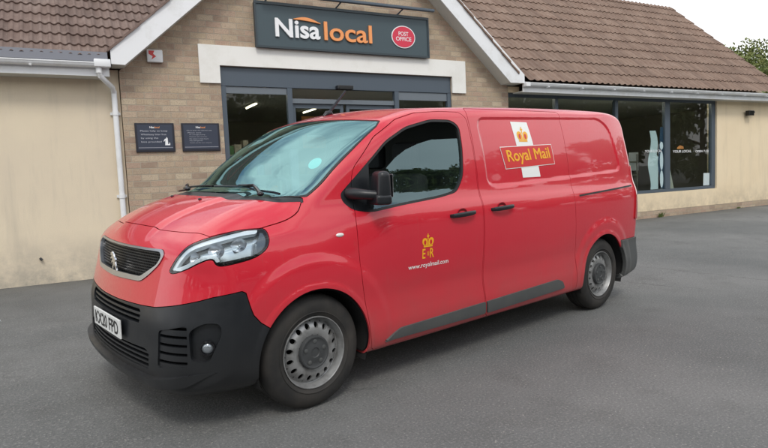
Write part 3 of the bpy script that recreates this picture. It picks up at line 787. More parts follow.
for k_, sh in enumerate(((-.003, 0), (.0, .002), (.003, 0), (0, -.002))):      # stroke weight
    FF += [tuple(i+len(PP) for i in f) for f in TF]; PP += [p+np.array(sh) for p in P]; OO += [.0052+.0004*k_]*len(P)
PP = np.array(PP); S_ = side_pt(PP[:, 0], PP[:, 1], -1, 0); S_[:, 1] -= np.array(OO); from_arrays('lettering', S_, FF, M['yellow'], near_slide)
def crown(cx, cz, s, par, off, m1, m2):
    C1_ = [(-.50,.0),(.50,.0),(.50,.12),(-.50,.12)]
    arcL = catmull([(-.48,.14),(-.62,.35),(-.60,.62),(-.38,.74),(-.14,.66),(-.05,.52),(-.02,.14)], 5).tolist()
    arcR = [(-a, b) for a, b in arcL][::-1]
    def put(nm, P, m, o): decal(nm, [(cx+a*s, cz+b*s) for a, b in P], [tuple(range(len(P)))], m, par, o)
    put('crown', C1_, m1, off); put('crown', arcL, m1, off); put('crown', arcR, m1, off)
    put('crown', [(-.06,.60),(.06,.60),(.05,.80),(.14,.84),(.14,.92),(.05,.92),(.05,1.06),(-.05,1.06),(-.05,.92),(-.14,.92),(-.14,.84),(-.05,.80)], m1, off+.0004)
    for q in (-1, 1):
        P = [(q*.33+.13*math.cos(t)*1.0, .38+.19*math.sin(t)) for t in np.linspace(0, 2*math.pi, 15)[:-1]]; put('crown_cap', P, m2, off+.0008)
crown(2.157, 1.590, .115, near_slide, .003, M['yellow'], M['sign_red'])
crown(.913, .873, .085, near_door, .0015, M['yellow'], M['sign_red'])
TV, TF = text_arrays('E  R', 1, .014, 0, width=.110, height=.066); decal('lettering', [(.915+v[0], .797+v[1]) for v in TV], TF, M['yellow'], near_door, .0015)
TV, TF = text_arrays('II', 1, .0, 0, width=.016, height=.030); decal('lettering', [(.915+v[0], .812+v[1]) for v in TV], TF, M['yellow'], near_door, .0015)
TV, TF = text_arrays('www.royalmail.com', 1, .008, 0, width=.385, height=.040); decal('lettering', [(.925+v[0], .728+v[1]) for v in TV], TF, M['white_vinyl'], near_door, .0015)
for sg in (-1, 1):
    P, F_ = quad_grid((2.835,1.106),(3.870,1.153),(3.870,1.169),(2.835,1.122), 40, 2); decal('rail_slot_shade', P, F_, M['rubber'], VAN, .0012, sg)  # flat dark strip painted in for the shade inside the rail slot
    P, F_ = quad_grid((2.830,1.101),(3.874,1.148),(3.874,1.152),(2.830,1.105), 40, 1); decal('rail_lip', P, F_, M['paint'], VAN, .004, sg)
# ---------------------------------------------------------------- wheels
def wheel(cx, sg):
    c = (cx, sg*.905, .343); w = empty('wheel', c, parent=VAN); o = (0, 0, 0)
    mb = MB()   # h grows outwards
    prof = [(.205,-.20),(.235,-.205),(.29,-.207),(.318,-.200),(.334,-.185),(.3425,-.165),(.3430,-.150),(.3365,-.149),(.3365,-.141),(.3430,-.140),(.3432,-.112),(.3365,-.111),(.3365,-.102),(.3432,-.101),(.3432,-.075),(.3365,-.074),(.3365,-.065),(.3430,-.064),(.3425,-.042),(.337,-.025),(.326,-.008),(.310,.004),(.285,.012),(.262,.014),(.245,.012),(.243,.015),(.240,.0155),(.237,.012),(.225,.008),(.212,-.003)]
    mb.lathe(prof, o, n=96, sgn=sg); mb.build('tyre', M['tyre'], w, True)
    mb = MB(); prof = [(.212,-.006),(.216,.004),(.2150,.0085),(.2100,.0090),(.2065,.004),(.2045,-.012),(.1985,-.020),(.1960,-.045),(.1930,-.047),(.1850,-.040)]
    mb.lathe(prof, o, n=80, sgn=sg)
    # vent ring with sixteen holes
    nh = 16; r0, r1, rc = .098, .185, .158
    def hgt(r): return np.interp(r, [.09,.110,.130,.150,.172,.185], [-.022,-.012,-.010,-.014,-.026,-.040])
    k = 24; V = []; Fq = []
    for i in range(nh):
        th0 = 2*math.pi*(i+.5)/nh; da = math.pi/nh; base = len(V); 
        for lay in range(4):
            for j in range(k):
                q = 2*math.pi*j/k; ca, sa = math.cos(q), math.sin(q)
                er, et = .0185*ca, .0150*sa           # hole edge (radial, tangential)
                # matching point on the sector border
                bt = rc*da; sc = min((r1-rc)/abs(ca) if ca > 1e-6 else ((rc-r0)/abs(ca) if ca < -1e-6 else 9), bt/abs(sa) if abs(sa) > 1e-6 else 9)
                br, bta = ca*sc, sa*sc
                f_ = (0, 0, .35, 1)[lay]; rr_ = rc+er*(1-f_)+br*f_; tt = (et*(1-f_)+bta*f_)/rc
                h = hgt(rr_)-(.016 if lay == 0 else 0); a_ = th0+tt
                V.append((rr_*math.cos(a_), sg*h, rr_*math.sin(a_)))
        for lay in range(3):
            for j in range(k): Fq.append((base+lay*k+j, base+lay*k+(j+1) % k, base+(lay+1)*k+(j+1) % k, base+(lay+1)*k+j))
    mb.add(V, Fq); rim = mb.build('rim', M['steel'], w, True)
    mb = MB(); mb.lathe([(.19,-.055),(.0,-.055)], o, n=40, sgn=sg); mb.lathe([(.205,-.06),(.205,-.19),(.0,-.19)], o, n=40, sgn=sg); mb.build('brake_disc', M['dark'], w)
    mb = MB(); prof = [(.100,-.020),(.1005,.004),(.097,.010),(.090,.011),(.084,.007),(.060,.008),(.045,.012),(.030,.0125),(.026,.008),(.0,.008)]
    mb.lathe(prof, o, n=48, sgn=sg)
    cap = mb.build('hub_cap', M['cap'], w, True)
    for i in range(5):
        mb = MB(); a_ = 2*math.pi*i/5+.3; x_, z_ = .066*math.cos(a_), .066*math.sin(a_)
        mb.lathe([(.013,.006),(.013,.011),(.010,.0125),(.0,.0125)], (x_, 0, z_), n=14, sgn=sg)
        mb.build('wheel_nut', M['trim_plastic'], w, True)
    return w
for cx in (0.0, 3.275):
    for sg in (-1, 1): wheel(cx, sg)
# arch liners
for cx in ARX:
    for sg in (-1, 1):
        mb = MB(); n = 28; ys = (sg*.925, sg*.56); V = []
        for i in range(n+1):
            a_ = -.35+(math.pi+.7)*i/n
            for y in ys: V.append((cx+(ARR+.004)*math.cos(a_), y, ARZ+(ARR+.004)*math.sin(a_)))
        mb.add(V, [(2*i, 2*i+1, 2*i+3, 2*i+2) for i in range(n)])
        mb.add([(cx, sg*.56, ARZ)]+[V[2*i+1] for i in range(n+1)], [(0, i+1, i+2) for i in range(n)])
        mb.build('wheel_arch_liner', M['liner'], VAN, True)
ub = MB(); ub.box(-.5, 3.9, -.55, .55, .24, .36); ub.box(.45, 2.75, -.84, .84, .30, .36); ub.box(2.3, 2.9, -.80, -.35, .20, .31, .03); ub.box(-.35, .45, -.60, .60, .17, .26, .03); ub.box(2.95, 3.5, -.58, .58, .20, .27, .03); ub.box(3.6, 3.95, -.7, .7, .26, .34); ub.build('underbody', M['dark'], VAN)
# ---------------------------------------------------------------- mirrors, wipers, aerial
for sg in (-1, 1):
    a = side_pt([.335], [1.25], sg)[0]; y0 = a[1]
    arm = MB(); arm.tube([(.33, y0-sg*.01, 1.262), (.335, y0+sg*.05, 1.262), (.385, y0+sg*.10, 1.255), (.44, y0+sg*.14, 1.25)], [.040,.036,.030,.028], 16); root = arm.build('wing_mirror', M['black_plastic'], VAN, True)
    import bmesh
    def pod(name, c, half, material, taper, rot):
        bm = bmesh.new(); bmesh.ops.create_cube(bm, size=2)
        for v in bm.verts:
            t = taper if v.co.z > 0 else 1.
            v.co = Vector((v.co.x*half[0]*t, v.co.y*half[1]*(t if v.co.y*sg < 0 else 1), v.co.z*half[2]))
        bmesh.ops.bevel(bm, geom=bm.edges[:], offset=min(half)*.75, segments=5, affect='EDGES', profile=.6)
        me = bpy.data.meshes.new(name)
        rm = Matrix.Rotation(rot*sg, 4, 'Z')
        for v in bm.verts: v.co = Vector(c)+rm @ v.co
        bm.to_mesh(me); bm.free(); me.materials.append(material); me.shade_smooth()
        o = bpy.data.objects.new(name, me); link(o); o.parent = root; return o
    yc = y0+sg*.128
    pod('mirror_housing', (.470, yc, 1.305), (.050,.076,.092), M['black_plastic'], .76, .25)
    pod('mirror_lower_cover', (.462, yc-sg*.006, 1.222), (.052,.084,.032), M['black_plastic'], 1.0, .25)
    g = MB(); g.box(.523, .527, yc-.055, yc+.055, 1.235, 1.375, .001); g.build('mirror_glass', M['chrome'], root)
def on_ws(x, y, off):
    A = np.array([[x+.3, y, 1.0]]); B = np.array([[x, y, 2.2]]); A = np.array([[x, y, .8]]); p = solve(A, B)[0]; n = grad(p[None])[0]; return p+n*off
def wiper(pivot, tip, parent):
    # blade lying along the foot of the glass
    n = 14; pts = [on_ws(pivot[0]+(tip[0]-pivot[0])*t, pivot[1]+(tip[1]-pivot[1])*t, .020) for t in np.linspace(0, 1, n)]
    mb = MB(); mb.tube(pts, .0075, 6); o = mb.build('wiper', M['gloss_black'], parent, True)
    return o
w1 = wiper((-.065,-.775+.07), (-.165,-.05), VAN); w2 = wiper((-.165,-.02), (-.150,.60), VAN)
for (p0, p1, p2, par) in (((-.145,-.62),(-.10,-.45),(-.135,-.33),w1), ((-.250,.20),(-.20,.30),(-.18,.42),w2)):
    pts = [on_ws(*p0, .025), on_ws((p0[0]+p1[0])/2, (p0[1]+p1[1])/2, .045), on_ws(*p1, .045), on_ws(*p2, .030)]
    mb = MB(); mb.tube([tuple(q) for q in pts], [.014,.012,.010,.007], 8); mb.ball(pts[0], (.022,.022,.014), 12, 8); mb.build('wiper_arm', M['gloss_black'], par, True)
for (x, y) in ((-.36,-.24),(-.34,.26)):
    p = on_ws(x, y, .004); mb = MB(); mb.ball(p, (.012,.012,.007), 10, 6); mb.build('washer_jet', M['black_plastic'], VAN, True)
p = on_ws(.80, 0, 0); mb = MB()
mb.tube([(p[0]-.03, 0, p[2]-.012), (p[0]+.0, 0, p[2]+.012), (p[0]+.035, 0, p[2]+.020), (p[0]+.05, 0, p[2]+.0)], [.012,.022,.020,.012], 12)
an = mb.build('aerial', M['black_plastic'], VAN, True)
mb = MB(); mb.tube([(p[0]+.012, 0, p[2]+.012), (p[0]+.185, 0, p[2]+.195)], [.013,.009], 8); mb.build('rod', M['gloss_black'], an, True)
# ---------------------------------------------------------------- cab
mb = MB(); mb.box(-.10, .42, -.76, .76, .95, 1.16, .04); mb.prism([(-.15,1.10),(.30,1.12),(.36,1.19),(.10,1.24),(-.10,1.215)], 'y', -.74, .74)
mb.box(.20,.42,.20,.60,1.12,1.25,.03); dsh = mb.build('dashboard', M['dash'], VAN, True)
mb = MB(); n = 28; ring = [Vector((.52, .38+.185*math.cos(2*math.pi*i/n), 1.16+.185*math.sin(2*math.pi*i/n))) for i in range(n)]
for q in ring: q.x += (q.z-1.16)*.45
mb.tube(ring+[ring[0]], .014, 8, False); mb.tube([ring[0], Vector((.50,.38,1.15)), ring[n//2]], .014, 6); mb.tube([Vector((.50,.38,1.15)), ring[3*n//4]], .016, 6); mb.ball((.50,.38,1.15), (.03,.06,.05)); mb.build('steering_wheel', M['dash'], VAN, True)
for y, w in ((-.40,.44),(.42,.25),(-.02,.17)):
    mb = MB(); mb.box(.72, 1.22, y-w*.5, y+w*.5, .62, .80, .05); mb.box(1.16, 1.30, y-w*.48, y+w*.48, .76, 1.36, .05); st = mb.build('seat', M['seat'], VAN, True)
    mb = MB(); mb.box(1.19, 1.29, y-.12, y+.12, 1.40, 1.60, .04); mb.build('headrest', M['seat'], st, True)
mb = MB(); mb.box(1.50, 1.53, -.78, .78, .40, 1.80); mb.box(-.1, 1.5, -.80, .80, .40, .44); mb.build('bulkhead', M['dash'], VAN)
mb = MB(); p = on_ws(.42, 0, -.07); mb.box(p[0]-.02, p[0]+.012, -.12, .12, p[2]-.055, p[2]+.015, .008); mb.build('rear_view_mirror', M['dash'], VAN, True)
pts = []; 
for q in range(20):
    a_ = 2*math.pi*q/20; pts.append(on_ws(.215+.040*math.sin(a_), -.665+.048*math.cos(a_), -.008))
from_arrays('screen_sticker', pts, [tuple(range(20))], M['sticker'], VAN)
# paper on the dashboard
# ---------------------------------------------------------------- ground
def ground_h(x, y):
    ca, sa = math.cos(R(12.913)), math.sin(R(12.913)); v = -sa*(x-.9807)+ca*(y-4.0891)
    up_ = np.clip((v+.92)/1.84, 0, 1)*.048; dn = np.clip((v-1.0)/3.2, 0, 1); return up_*(1-dn*dn*(3-2*dn))
xs = np.concatenate([[-400,-120,-50], np.arange(-24, 34, .4), [60,140,400]]); ys = np.concatenate([[-400,-120,-50], np.arange(-24, 12, .3), [16,30,60,140,400]])
X, Y = np.meshgrid(xs, ys, indexing='ij'); Z = ground_h(X, Y); n0, n1 = X.shape
G = np.stack([X, Y, Z], -1).reshape(-1, 3); Fg = [(i*n1+j, (i+1)*n1+j, (i+1)*n1+j+1, i*n1+j+1) for i in range(n0-1) for j in range(n1-1)]
tag(from_arrays('ground', G, Fg, M['asphalt'], None, True), kind='structure')
# ---------------------------------------------------------------- shop building
SHOP = empty('shop_building', (4.4, 9.85, 0)); SHOP_LOC = Vector((4.4, 9.85, 0))
tag(SHOP, 'single storey convenience store with a buff brick gable, cream rendered wings and brown tiled roofs', 'building')
bpy.context.view_layer.update()
def bb(mb, name, m, parent=SHOP, smooth=False):
    o = mb.build(name, m, parent, smooth)
    p = parent
    if p is SHOP: o.matrix_parent_inverse = SHOP.matrix_world.inverted()
    return o
YW, YB = 9.85, 9.79; TP = math.tan(R(42)); YE = 9.50; ZE = 3.20
RY = 13.15; RZ = ZE+(RY-YE)*TP; YBACK = 16.8; XL, XR = -9.0, 18.25
GC = 4.445                                                     # middle of the gable
# rendered walls
mb = MB(); mb.box(XL, .74, YW, YW+.28, -.15, 3.14); bb(mb, 'wall', M['cream_dull'])
mb = MB(); mb.box(15.52, XR, YW, YW+.28, .20, 3.14); mb.box(8.26, 15.52, YW, YW+.28, .20, .640)
mb.box(8.0, 8.60, YW-.02, YW+.02, 3.02, 3.14); mb.prism([(YW+.28, .2), (YBACK, .2), (YBACK, 3.05), (RY, RZ-.22), (YE+.5, 3.14), (YW+.28, 3.14)], 'x', XR-.28, XR); bb(mb, 'wall', M['cream'])
mb = MB(); mb.box(8.262, XR+.012, YW-.014, YW+.26, -.15, .198); bb(mb, 'brick_plinth', M['brick'])
mb = MB(); mb.box(XL, XR-.3, YBACK-.2, YBACK, -.1, 3.1); mb.box(XL, XL+.2, YW+.28, YBACK-.2, -.1, 3.1); bb(mb, 'wall', M['cream'])
# gable brickwork with the shop-front opening
DX0, DX1, DZ = 2.262, 6.820, 3.270; gz0 = 3.12; apex = gz0+(GC-.75)*TP
mb = MB()
mb.box(.75, DX0, YB, YB+.30, -.15, gz0); mb.box(DX1, 8.26, YB, YB+.30, -.15, gz0)
mb.prism([(.75, gz0), (DX0, gz0), (DX0, DZ), (DX1, DZ), (DX1, gz0), (8.26, gz0), (8.26-.02, gz0+.02), (GC+.02, apex+.05), (GC-.02, apex+.05), (.77, gz0+.02)], 'y', YB, YB+.30)
bb(mb, 'brick_gable_wall', M['brick'])
mb = MB(); mb.prism([(1.932, 2.985), (2.258, 2.985), (2.258, 3.274), (6.824, 3.274), (6.824, 2.955), (7.150, 2.955), (7.150, 3.588), (1.932, 3.594)], 'y', YB-.035, YB+.02)
bb(mb, 'white_lintel', M['white_paint'])
# ---- shop front (anthracite) in the gable
FR = MB(); y0, y1 = YB+.03, YB+.12
FR.box(DX0, DX1, y0, y1, 2.955, DZ, .006); fr = bb(FR, 'entrance_frame', M['anthracite'])
def sub(mb, name, m, par, smooth=False):
    return mb.build(name, m, par, smooth)
for (a, b) in ((DX0, DX0+.085), (3.40, 3.49), (5.53, 5.62), (DX1-.085, DX1)): mb = MB(); mb.box(a, b, y0-.004, y1, 0, 2.953, .004); sub(mb, 'mullion', M['anthracite'], fr)
for a, b in ((DX0+.085, 3.40), (5.62, DX1-.085)): mb = MB(); mb.box(a, b, y0+.005, y1-.02, .0, .32); sub(mb, 'kick_panel', M['anthracite'], fr)
_tg = mat('transom_grey', (.14,.165,.19), .4)
for q in ((DX0+.087, 3.398, y0+.02, y1-.03, 2.84, 2.950), (5.622, DX1-.087, y0+.02, y1-.03, 2.80, 2.950), (3.492, 5.528, y0+.03, y1+.06, 2.70, 2.78)): mb = MB(); mb.box(*q); sub(mb, 'transom', _tg, fr)
for a, b in ((DX0+.085, 3.40), (5.62, DX1-.085)):
    mb = MB(); mb.box(a+.002, b-.002, y0+.045, y0+.053, .32, 2.84); sub(mb, 'shop_window', M['shopglass'], fr)
for a, b in ((3.50, 4.48), (4.54, 5.52)):
    mb = MB(); mb.box(a, a+.06, y1-.02, y1+.03, .03, 2.698); mb.box(b-.06, b, y1-.02, y1+.03, .03, 2.698); mb.box(a+.062, b-.062, y1-.02, y1+.03, 2.62, 2.698); mb.box(a+.062, b-.062, y1-.02, y1+.03, .03, .15)
    d = sub(mb, 'sliding_entrance_door', M['anthracite'], fr)
    mb = MB(); mb.box(a+.062, b-.062, y1+.0, y1+.008, .152, 2.618); sub(mb, 'entrance_door_pane', M['shopglass'], fr)
# ---- long window of the right wing
WX0, WX1, WZ0, WZ1 = 8.262, 15.518, .642, 3.02
mb = MB(); y0 = YW+.05
mb.box(WX0, WX1, y0, y0+.09, WZ0, WZ0+.075, .004); mb.box(WX0, WX1, y0, y0+.09, WZ1-.085, WZ1, .004)
for a, b in ((WX0, WX0+.07), (9.70, 9.79), (11.63, 11.73), (13.455, 13.64), (WX1-.16, WX1)): mb.box(a, b, y0-.003, y0+.092, WZ0+.077, WZ1-.087, .004)
wf = bb(mb, 'window', M['anthracite'])
for a, b in ((WX0+.07, 9.70), (9.79, 11.63), (11.73, 13.455), (13.64, WX1-.16)):
    mb = MB(); mb.box(a+.002, b-.002, y0+.04, y0+.048, WZ0+.078, WZ1-.088); sub(mb, 'pane', M['shopglass'], wf)
# graphics on the panes
yg = y0+.050
def plate(P, name, m, par=wf, y=yg, t=.003):
    mb = MB(); mb.prism([tuple(p) for p in P], 'y', y, y+t); return sub(mb, name, m, par)
L_, R_ = [], []
for i in range(23):
    t = i/22; z = .73+1.48*t; w = .055*math.sin(2*math.pi*(t*1.35+.15)); wd = .40-.13*t if t > .55 else .40
    L_.append((12.90+w+.02*t, z)); R_.append((12.90+w+wd-.02, z))
plate(L_+R_[::-1], 'wavy_window_graphic', M['vinyl_blue'])
plate([(13.235, .73), (13.445, .73), (13.445, 2.3), (13.33, 2.3), (13.30, 1.9), (13.24, 1.5)], 'navy_window_graphic', M['vinyl_navy'])
for cz_, hz_ in ((.98,.22),(1.45,.24),(1.83,.10)):
    plate([(13.365+.062*math.cos(a), cz_+hz_*math.sin(a)) for a in np.linspace(0, 2*math.pi, 25)[:-1]], 'oval_window_graphic', M['vinyl_blue'], wf, yg-.006)
plate([(15.07,.735),(15.335,.735),(15.345,1.065),(15.085,1.07)], 'paper_notice', M['paper'], wf, yg-.004)
def wall_text(s, x0, x1, z0, z1, y, name, m, par, bold=.012, dz=0, ext=.001):
    V, F_ = text_arrays(s, 1, bold, 0, width=x1-x0, height=z1-z0)
    Vn = [((x0+x1)/2+v[0], y, z0+v[1]+dz*(v[0]+(x1-x0)/2)) for v in V]
    return from_arrays(name, Vn, F_, m, par)
wall_text('YOUR LOCAL', 13.80, 14.55, 1.640, 1.705, y0+.036, 'window_lettering', M['letter_white'], wf)
wall_text('OPEN 7-10', 14.72, 15.28, 1.632, 1.690, y0+.036, 'window_lettering', M['letter_white'], wf)
wall_text('YOUR LOCAL', 12.72, 13.38, 1.665, 1.73, y0+.036, 'window_lettering', M['letter_white'], wf)
plate([(13.98,1.735),(14.26,1.735),(14.24,1.80),(14.10,1.83),(14.0,1.78)], 'orange_window_graphic', M['orange'], wf)
# ---- roofs
def tiled(name, x0, x1, per, gauge, m, keep, seed, nrow):
    """interlocking tiles pressed into one sheet: rolls across, laps down the slope"""
    nx = int((x1-x0)/per)*8; X = x0+(np.arange(nx+1))*per/8; ph = (np.arange(nx+1) % 8)/8
    roll = (.021 if per > .15 else .018)*np.maximum(0, np.sin(2*math.pi*ph))**.8 - .010*np.maximum(0, -np.sin(2*math.pi*ph))
    rs = []; rg = np.random.RandomState(seed)
    tone = rg.rand(nrow+1, nx//8+2)**1.5; jit = (rg.rand(nrow+1, nx//8+2)-.5)*.012
    V = []; A = []; rows = []
    for r in range(nrow+1):
        for (t, h) in ((0, .025), (.08, .025), (.55, .013), (.999, .0)):
            rows.append((r, t, h))
    cos, sin = math.cos(R(42)), math.sin(R(42)); col = np.arange(nx+1)//8
    for (r, t, h) in rows:
        jj = jit[r][col]; d = (r+t)*gauge+(jj if t < .9 else 0)
        if t >= .9: d = (r+1)*gauge+jit[min(r+1, nrow)][col]+.001
        H = roll+h
        V.append(np.stack([X, YE+(-.05 if per < .15 else -.092)+d*cos-H*sin, ZE+(.045 if per < .15 else -.004)+d*sin+H*cos], -1)); A.append(tone[r][col])
    V = np.array(V); k = len(rows); n = nx+1; V = V.reshape(-1, 3)
    i, j = np.meshgrid(np.arange(k-1), np.arange(nx), indexing='ij'); a = (i*n+j).ravel()
    T = np.vstack([np.stack([a, a+1, a+n+1], -1), np.stack([a, a+n+1, a+n], -1)])
    attr = np.concatenate(A); N = np.zeros_like(V); N[:, 2] = 1; N[:, 0] = attr*1e-3
    s = keep(V)
    # keep tone through the clip by storing it in N
    N = np.stack([attr, np.ones(len(V)), 0*attr], -1)
    V2, T2, N2 = clip((V, T, N), s); tn = np.clip(N2[:, 0]/np.maximum(N2[:, 1], 1e-3), 0, 1)
    o = from_arrays(name, V2, T2, m, SHOP, False, None, ('tile_tone', tn)); o.matrix_parent_inverse = SHOP.matrix_world.inverted(); return o
SL = (RY-YE)/math.cos(R(42))
ridge_keep = lambda V: V[:, 1]-RY
tiled('roof', XL, 4.445, .118, .280, M['tiles_left'], lambda V: np.maximum(ridge_keep(V), V[:, 0]-.58-(V[:, 1]-YE)-.0), 3, int(SL/.28)+1)
tiled('roof', 4.40, XR+.06, .182, .440, M['tiles_right'], lambda V: np.maximum(ridge_keep(V), 8.42-(V[:, 1]-YE)-V[:, 0]), 4, int(SL/.44)+1)
mb = MB()
for a, b, in ((XL, XR+.05),):
    mb.prism([(RY, RZ-.04), (YBACK+.25, ZE-.04), (YBACK+.25, ZE-.10), (RY, RZ-.12)], 'x', a, b)
bb(mb, 'roof_back_slope', M['tiles_right'])
mb = MB(); n = int((XR-4.4)/.42)
for i in range(n):
    x0 = 4.5+i*.415; P = [(RY+.13*math.cos(a), RZ-.01+.085*math.sin(a)+.01*(i % 2)) for a in np.linspace(0, math.pi, 9)]; mb.prism(P, 'x', x0, min(x0+.413, XR+.05))
bb(mb, 'ridge_tiles', M['tiles_right'])
# gable roof: two slopes, verge tiles, boards
gx0, gx1 = .60, 8.29+.0; half = GC-gx0; gx1 = GC+half
zt = 3.335                                                      # top of boards at the eaves
gap_z = zt+half*TP
for sg, m in ((-1, M['tiles_left']), (1, M['tiles_right'])):
    xe = GC+sg*half
    mb = MB()
    nr = 17; L = half/nr
    for r in range(nr):
        xa = xe-sg*L*r; xb = xe-sg*L*(r+1); za = zt+(half/nr)*r*TP; zb = za+L*TP
        P = [(xa, za+.045), (xb, zb+.020), (xb, zb-.01), (xa, za-.0)] 
        mb.prism(P, 'y', YE-.055-(.012 if r % 2 else 0), YE+half+.6)
    bb(mb, 'gable_roof', m)
BT = .375                                                      # vertical depth of the board
mb = MB()
for sg in (-1, 1):
    xe = GC+sg*(half-.03)
    a = lambda x: zt+max(half-abs(x-GC), 0)*TP
    xi = GC+sg*(half-.215)
    if sg > 0: xe = 8.44
    P = [(xe, a(xe)-.004), (GC+sg*.0, a(GC)-.004), (GC, a(GC)-.004-BT), (xi, a(xi)-BT), (xe, a(xi)-BT+.005)]
    mb.prism(P, 'y', YE-.030, YE-.004)
bb(mb, 'bargeboard', M['white_pvc'])
mb = MB()
for sg in (-1, 1):
    xe = GC+sg*(half-.05); xi = GC+sg*(half-.215); a = lambda x: zt+(half-abs(x-GC))*TP
    P = [(xi, a(xi)-BT+.006), (GC, a(GC)-BT+.006), (GC, a(GC)-BT+.022), (xi, a(xi)-BT+.022)]
    mb.prism(P, 'y', YE-.003, YB+.0)
    xe = 8.44 if sg > 0 else xe
    mb.box(min(xe, xi), max(xe, xi), YE-.003, YB+.05, a(xi)-BT+.006, a(xi)-BT+.03)
bb(mb, 'gable_soffit', M['soffit'])
# eaves: fascia, soffit, gutter
for (a, b, nm) in ((XL, .60, 'L'), (8.44, XR+.05, 'R')):
    mb = MB(); mb.box(a, b, YE+.02, YE+.045, 2.985, 3.20); bb(mb, 'fascia', M['white_pvc'])
    mb = MB(); mb.box(a, b, YE+.046, YW-.002, 2.990, 3.012); bb(mb, 'soffit', M['soffit'])
    mb = MB(); P = [(YE-.035+.062*math.cos(t), 3.155+.062*math.sin(t)) for t in np.linspace(math.pi, 2*math.pi, 11)]
    P = P+[(p[0]*1, p[1]) for p in [(YE-.035+.055*math.cos(t), 3.155+.055*math.sin(t)) for t in np.linspace(2*math.pi, math.pi, 11)]]
    mb.prism(P, 'x', a, b if nm == 'L' else b)
    mb.box(a, b, YE-.104, YE-.094, 3.147, 3.165, .003)
    for x in np.arange(a+.6, b, 1.0): mb.prism([(YE-.100, 3.085), (YE+.02, 3.085), (YE+.02, 3.10), (YE-.100, 3.10)], 'x', x, x+.03)
    if nm == 'R': mb.box(a-.012, a+.10, YE-.103, YE+.018, 3.085, 3.172, .01)
    bb(mb, 'gutter', M['white_pvc'])
mb = MB(); mb.prism([(YE-.085, 3.175), (YE-.060, 3.315), (YE-.045, 3.315), (YE-.070, 3.175)], 'x', XL, .585); bb(mb, 'lead_apron', M['lead'])
# downpipe at the corner
mb = MB(); xs_ = .655
mb.tube([(.46, YE-.035, 3.16), (.46, YE-.035, 3.02)], .042, 12); mb.tube([(.46, YE-.035, 3.04), (.47, YE-.02, 2.98), (xs_-.02, YW-.14, 2.86), (xs_, YW-.075, 2.78)], .038, 12); mb.tube([(xs_, YW-.075, 2.82), (xs_, YW-.075, .0)], .040, 14)
for z in (2.45, 1.2, .70): mb.tube([(xs_, YW-.075, z), (xs_, YW-.075, z+.06)], .048, 14); mb.box(xs_-.07, xs_+.07, YW-.03, YW-.001, z+.01, z+.05)
mb.box(.40, .62, YE-.11, YE+.02, 3.10, 3.21, .012)
bb(mb, 'downpipe', M['white_pvc'], SHOP, True)
# ---------------------------------------------------------------- things on the wall
sx0, sx1 = 2.870, 6.250
sign = empty('shop_sign', (sx0, YB-.10, 3.59)); tag(sign, 'long dark slate fascia sign with white and orange lettering above the shop entrance', 'sign')
def loc(mb, name, m, root, smooth=False):
    o = mb.build(name, m, root, smooth); o.matrix_parent_inverse = Matrix.Translation(root.location).inverted(); return o
def lt(s, x0, x1, z0, z1, y, name, m, root, bold=.012, depth=0., drop=0.):
    V, F_ = text_arrays(s, 1, bold, depth and 1., width=x1-x0, height=z1-z0)
    Vn = [((x0+x1)/2+v[0], y-(v[2] > 0)*depth, z0+v[1]+drop*(v[0]/(x1-x0)+.5)) for v in V]
    o = from_arrays(name, Vn, F_, m, root); o.matrix_parent_inverse = Matrix.Translation(root.location).inverted(); return o
yb = YB-.10
mb = MB(); mb.box(sx0, sx1, yb, YB-.002, 3.600, 4.335, .006); loc(mb, 'board', M['sign_board'], sign)
mb = MB(); f_ = .035
mb.box(sx0-.01, sx1+.01, yb-.018, yb+.02, 4.30, 4.345); mb.box(sx0-.01, sx1+.01, yb-.018, yb+.02, 3.588, 3.620); mb.box(sx0-.01, sx0+.02, yb-.018, yb+.02, 3.622, 4.298); mb.box(sx1-.02, sx1+.01, yb-.018, yb+.02, 3.622, 4.298)
loc(mb, 'frame', mat('sign_frame', (.030,.045,.055), .4), sign)
lt('Nisa', 3.20, 4.005, 3.775, 4.085, yb-.004, 'lettering', M['letter_white'], sign, .022, .028)
lt('local', 4.085, 5.020, 3.775, 4.095, yb-.004, 'lettering', M['orange'], sign, .012, .028)
A = [(3.53+.49*t, 4.075+.055*math.sin(math.pi*min(1, t*1.05))-.035*t+.02) for t in np.linspace(0, 1, 15)]; B = [(3.53+.49*t, 4.070+.010*math.sin(math.pi*t)-.040*t+.018) for t in np.linspace(0, 1, 15)]
mb = MB(); mb.prism([tuple(p) for p in A+B[::-1]], 'y', yb-.030, yb-.004); loc(mb, 'arc', M['orange'], sign)
cx_, cz_ = 5.690, 3.945
mb = MB(); mb.prism([(cx_+.255*math.cos(a), cz_+.205*math.sin(a)) for a in np.linspace(0, 2*math.pi, 49)[:-1]], 'y', yb-.016, yb-.003); ro = loc(mb, 'roundel', M['letter_white'], sign)
mb = MB(); mb.prism([(cx_+.238*math.cos(a), cz_+.190*math.sin(a)) for a in np.linspace(0, 2*math.pi, 49)[:-1]], 'y', yb-.020, yb-.0165); loc(mb, 'roundel_face', M['po_red'], sign)
lt('POST', cx_-.105, cx_+.105, cz_+.020, cz_+.095, yb-.0215, 'lettering', M['letter_white'], sign, .008)
lt('OFFICE', cx_-.165, cx_+.165, cz_-.075, cz_+.0, yb-.0215, 'lettering', M['letter_white'], sign, .008)
tl = empty('sign_trough_light', (4.6, YE, 4.43)); tag(tl, 'long thin dark trough light on arms above the fascia sign', 'light')
mb = MB(); mb.box(2.95, 6.30, YE+.0, YE+.075, 4.415, 4.465, .012); loc(mb, 'housing', M['anthracite'], tl)
for x in (3.10, 4.38, 5.63):
    mb = MB(); mb.tube([(x, YE+.05, 4.42), (x-.03, YB-.08, 4.36), (x-.03, YB, 4.36)], .014, 8); loc(mb, 'arm', M['anthracite'], tl)
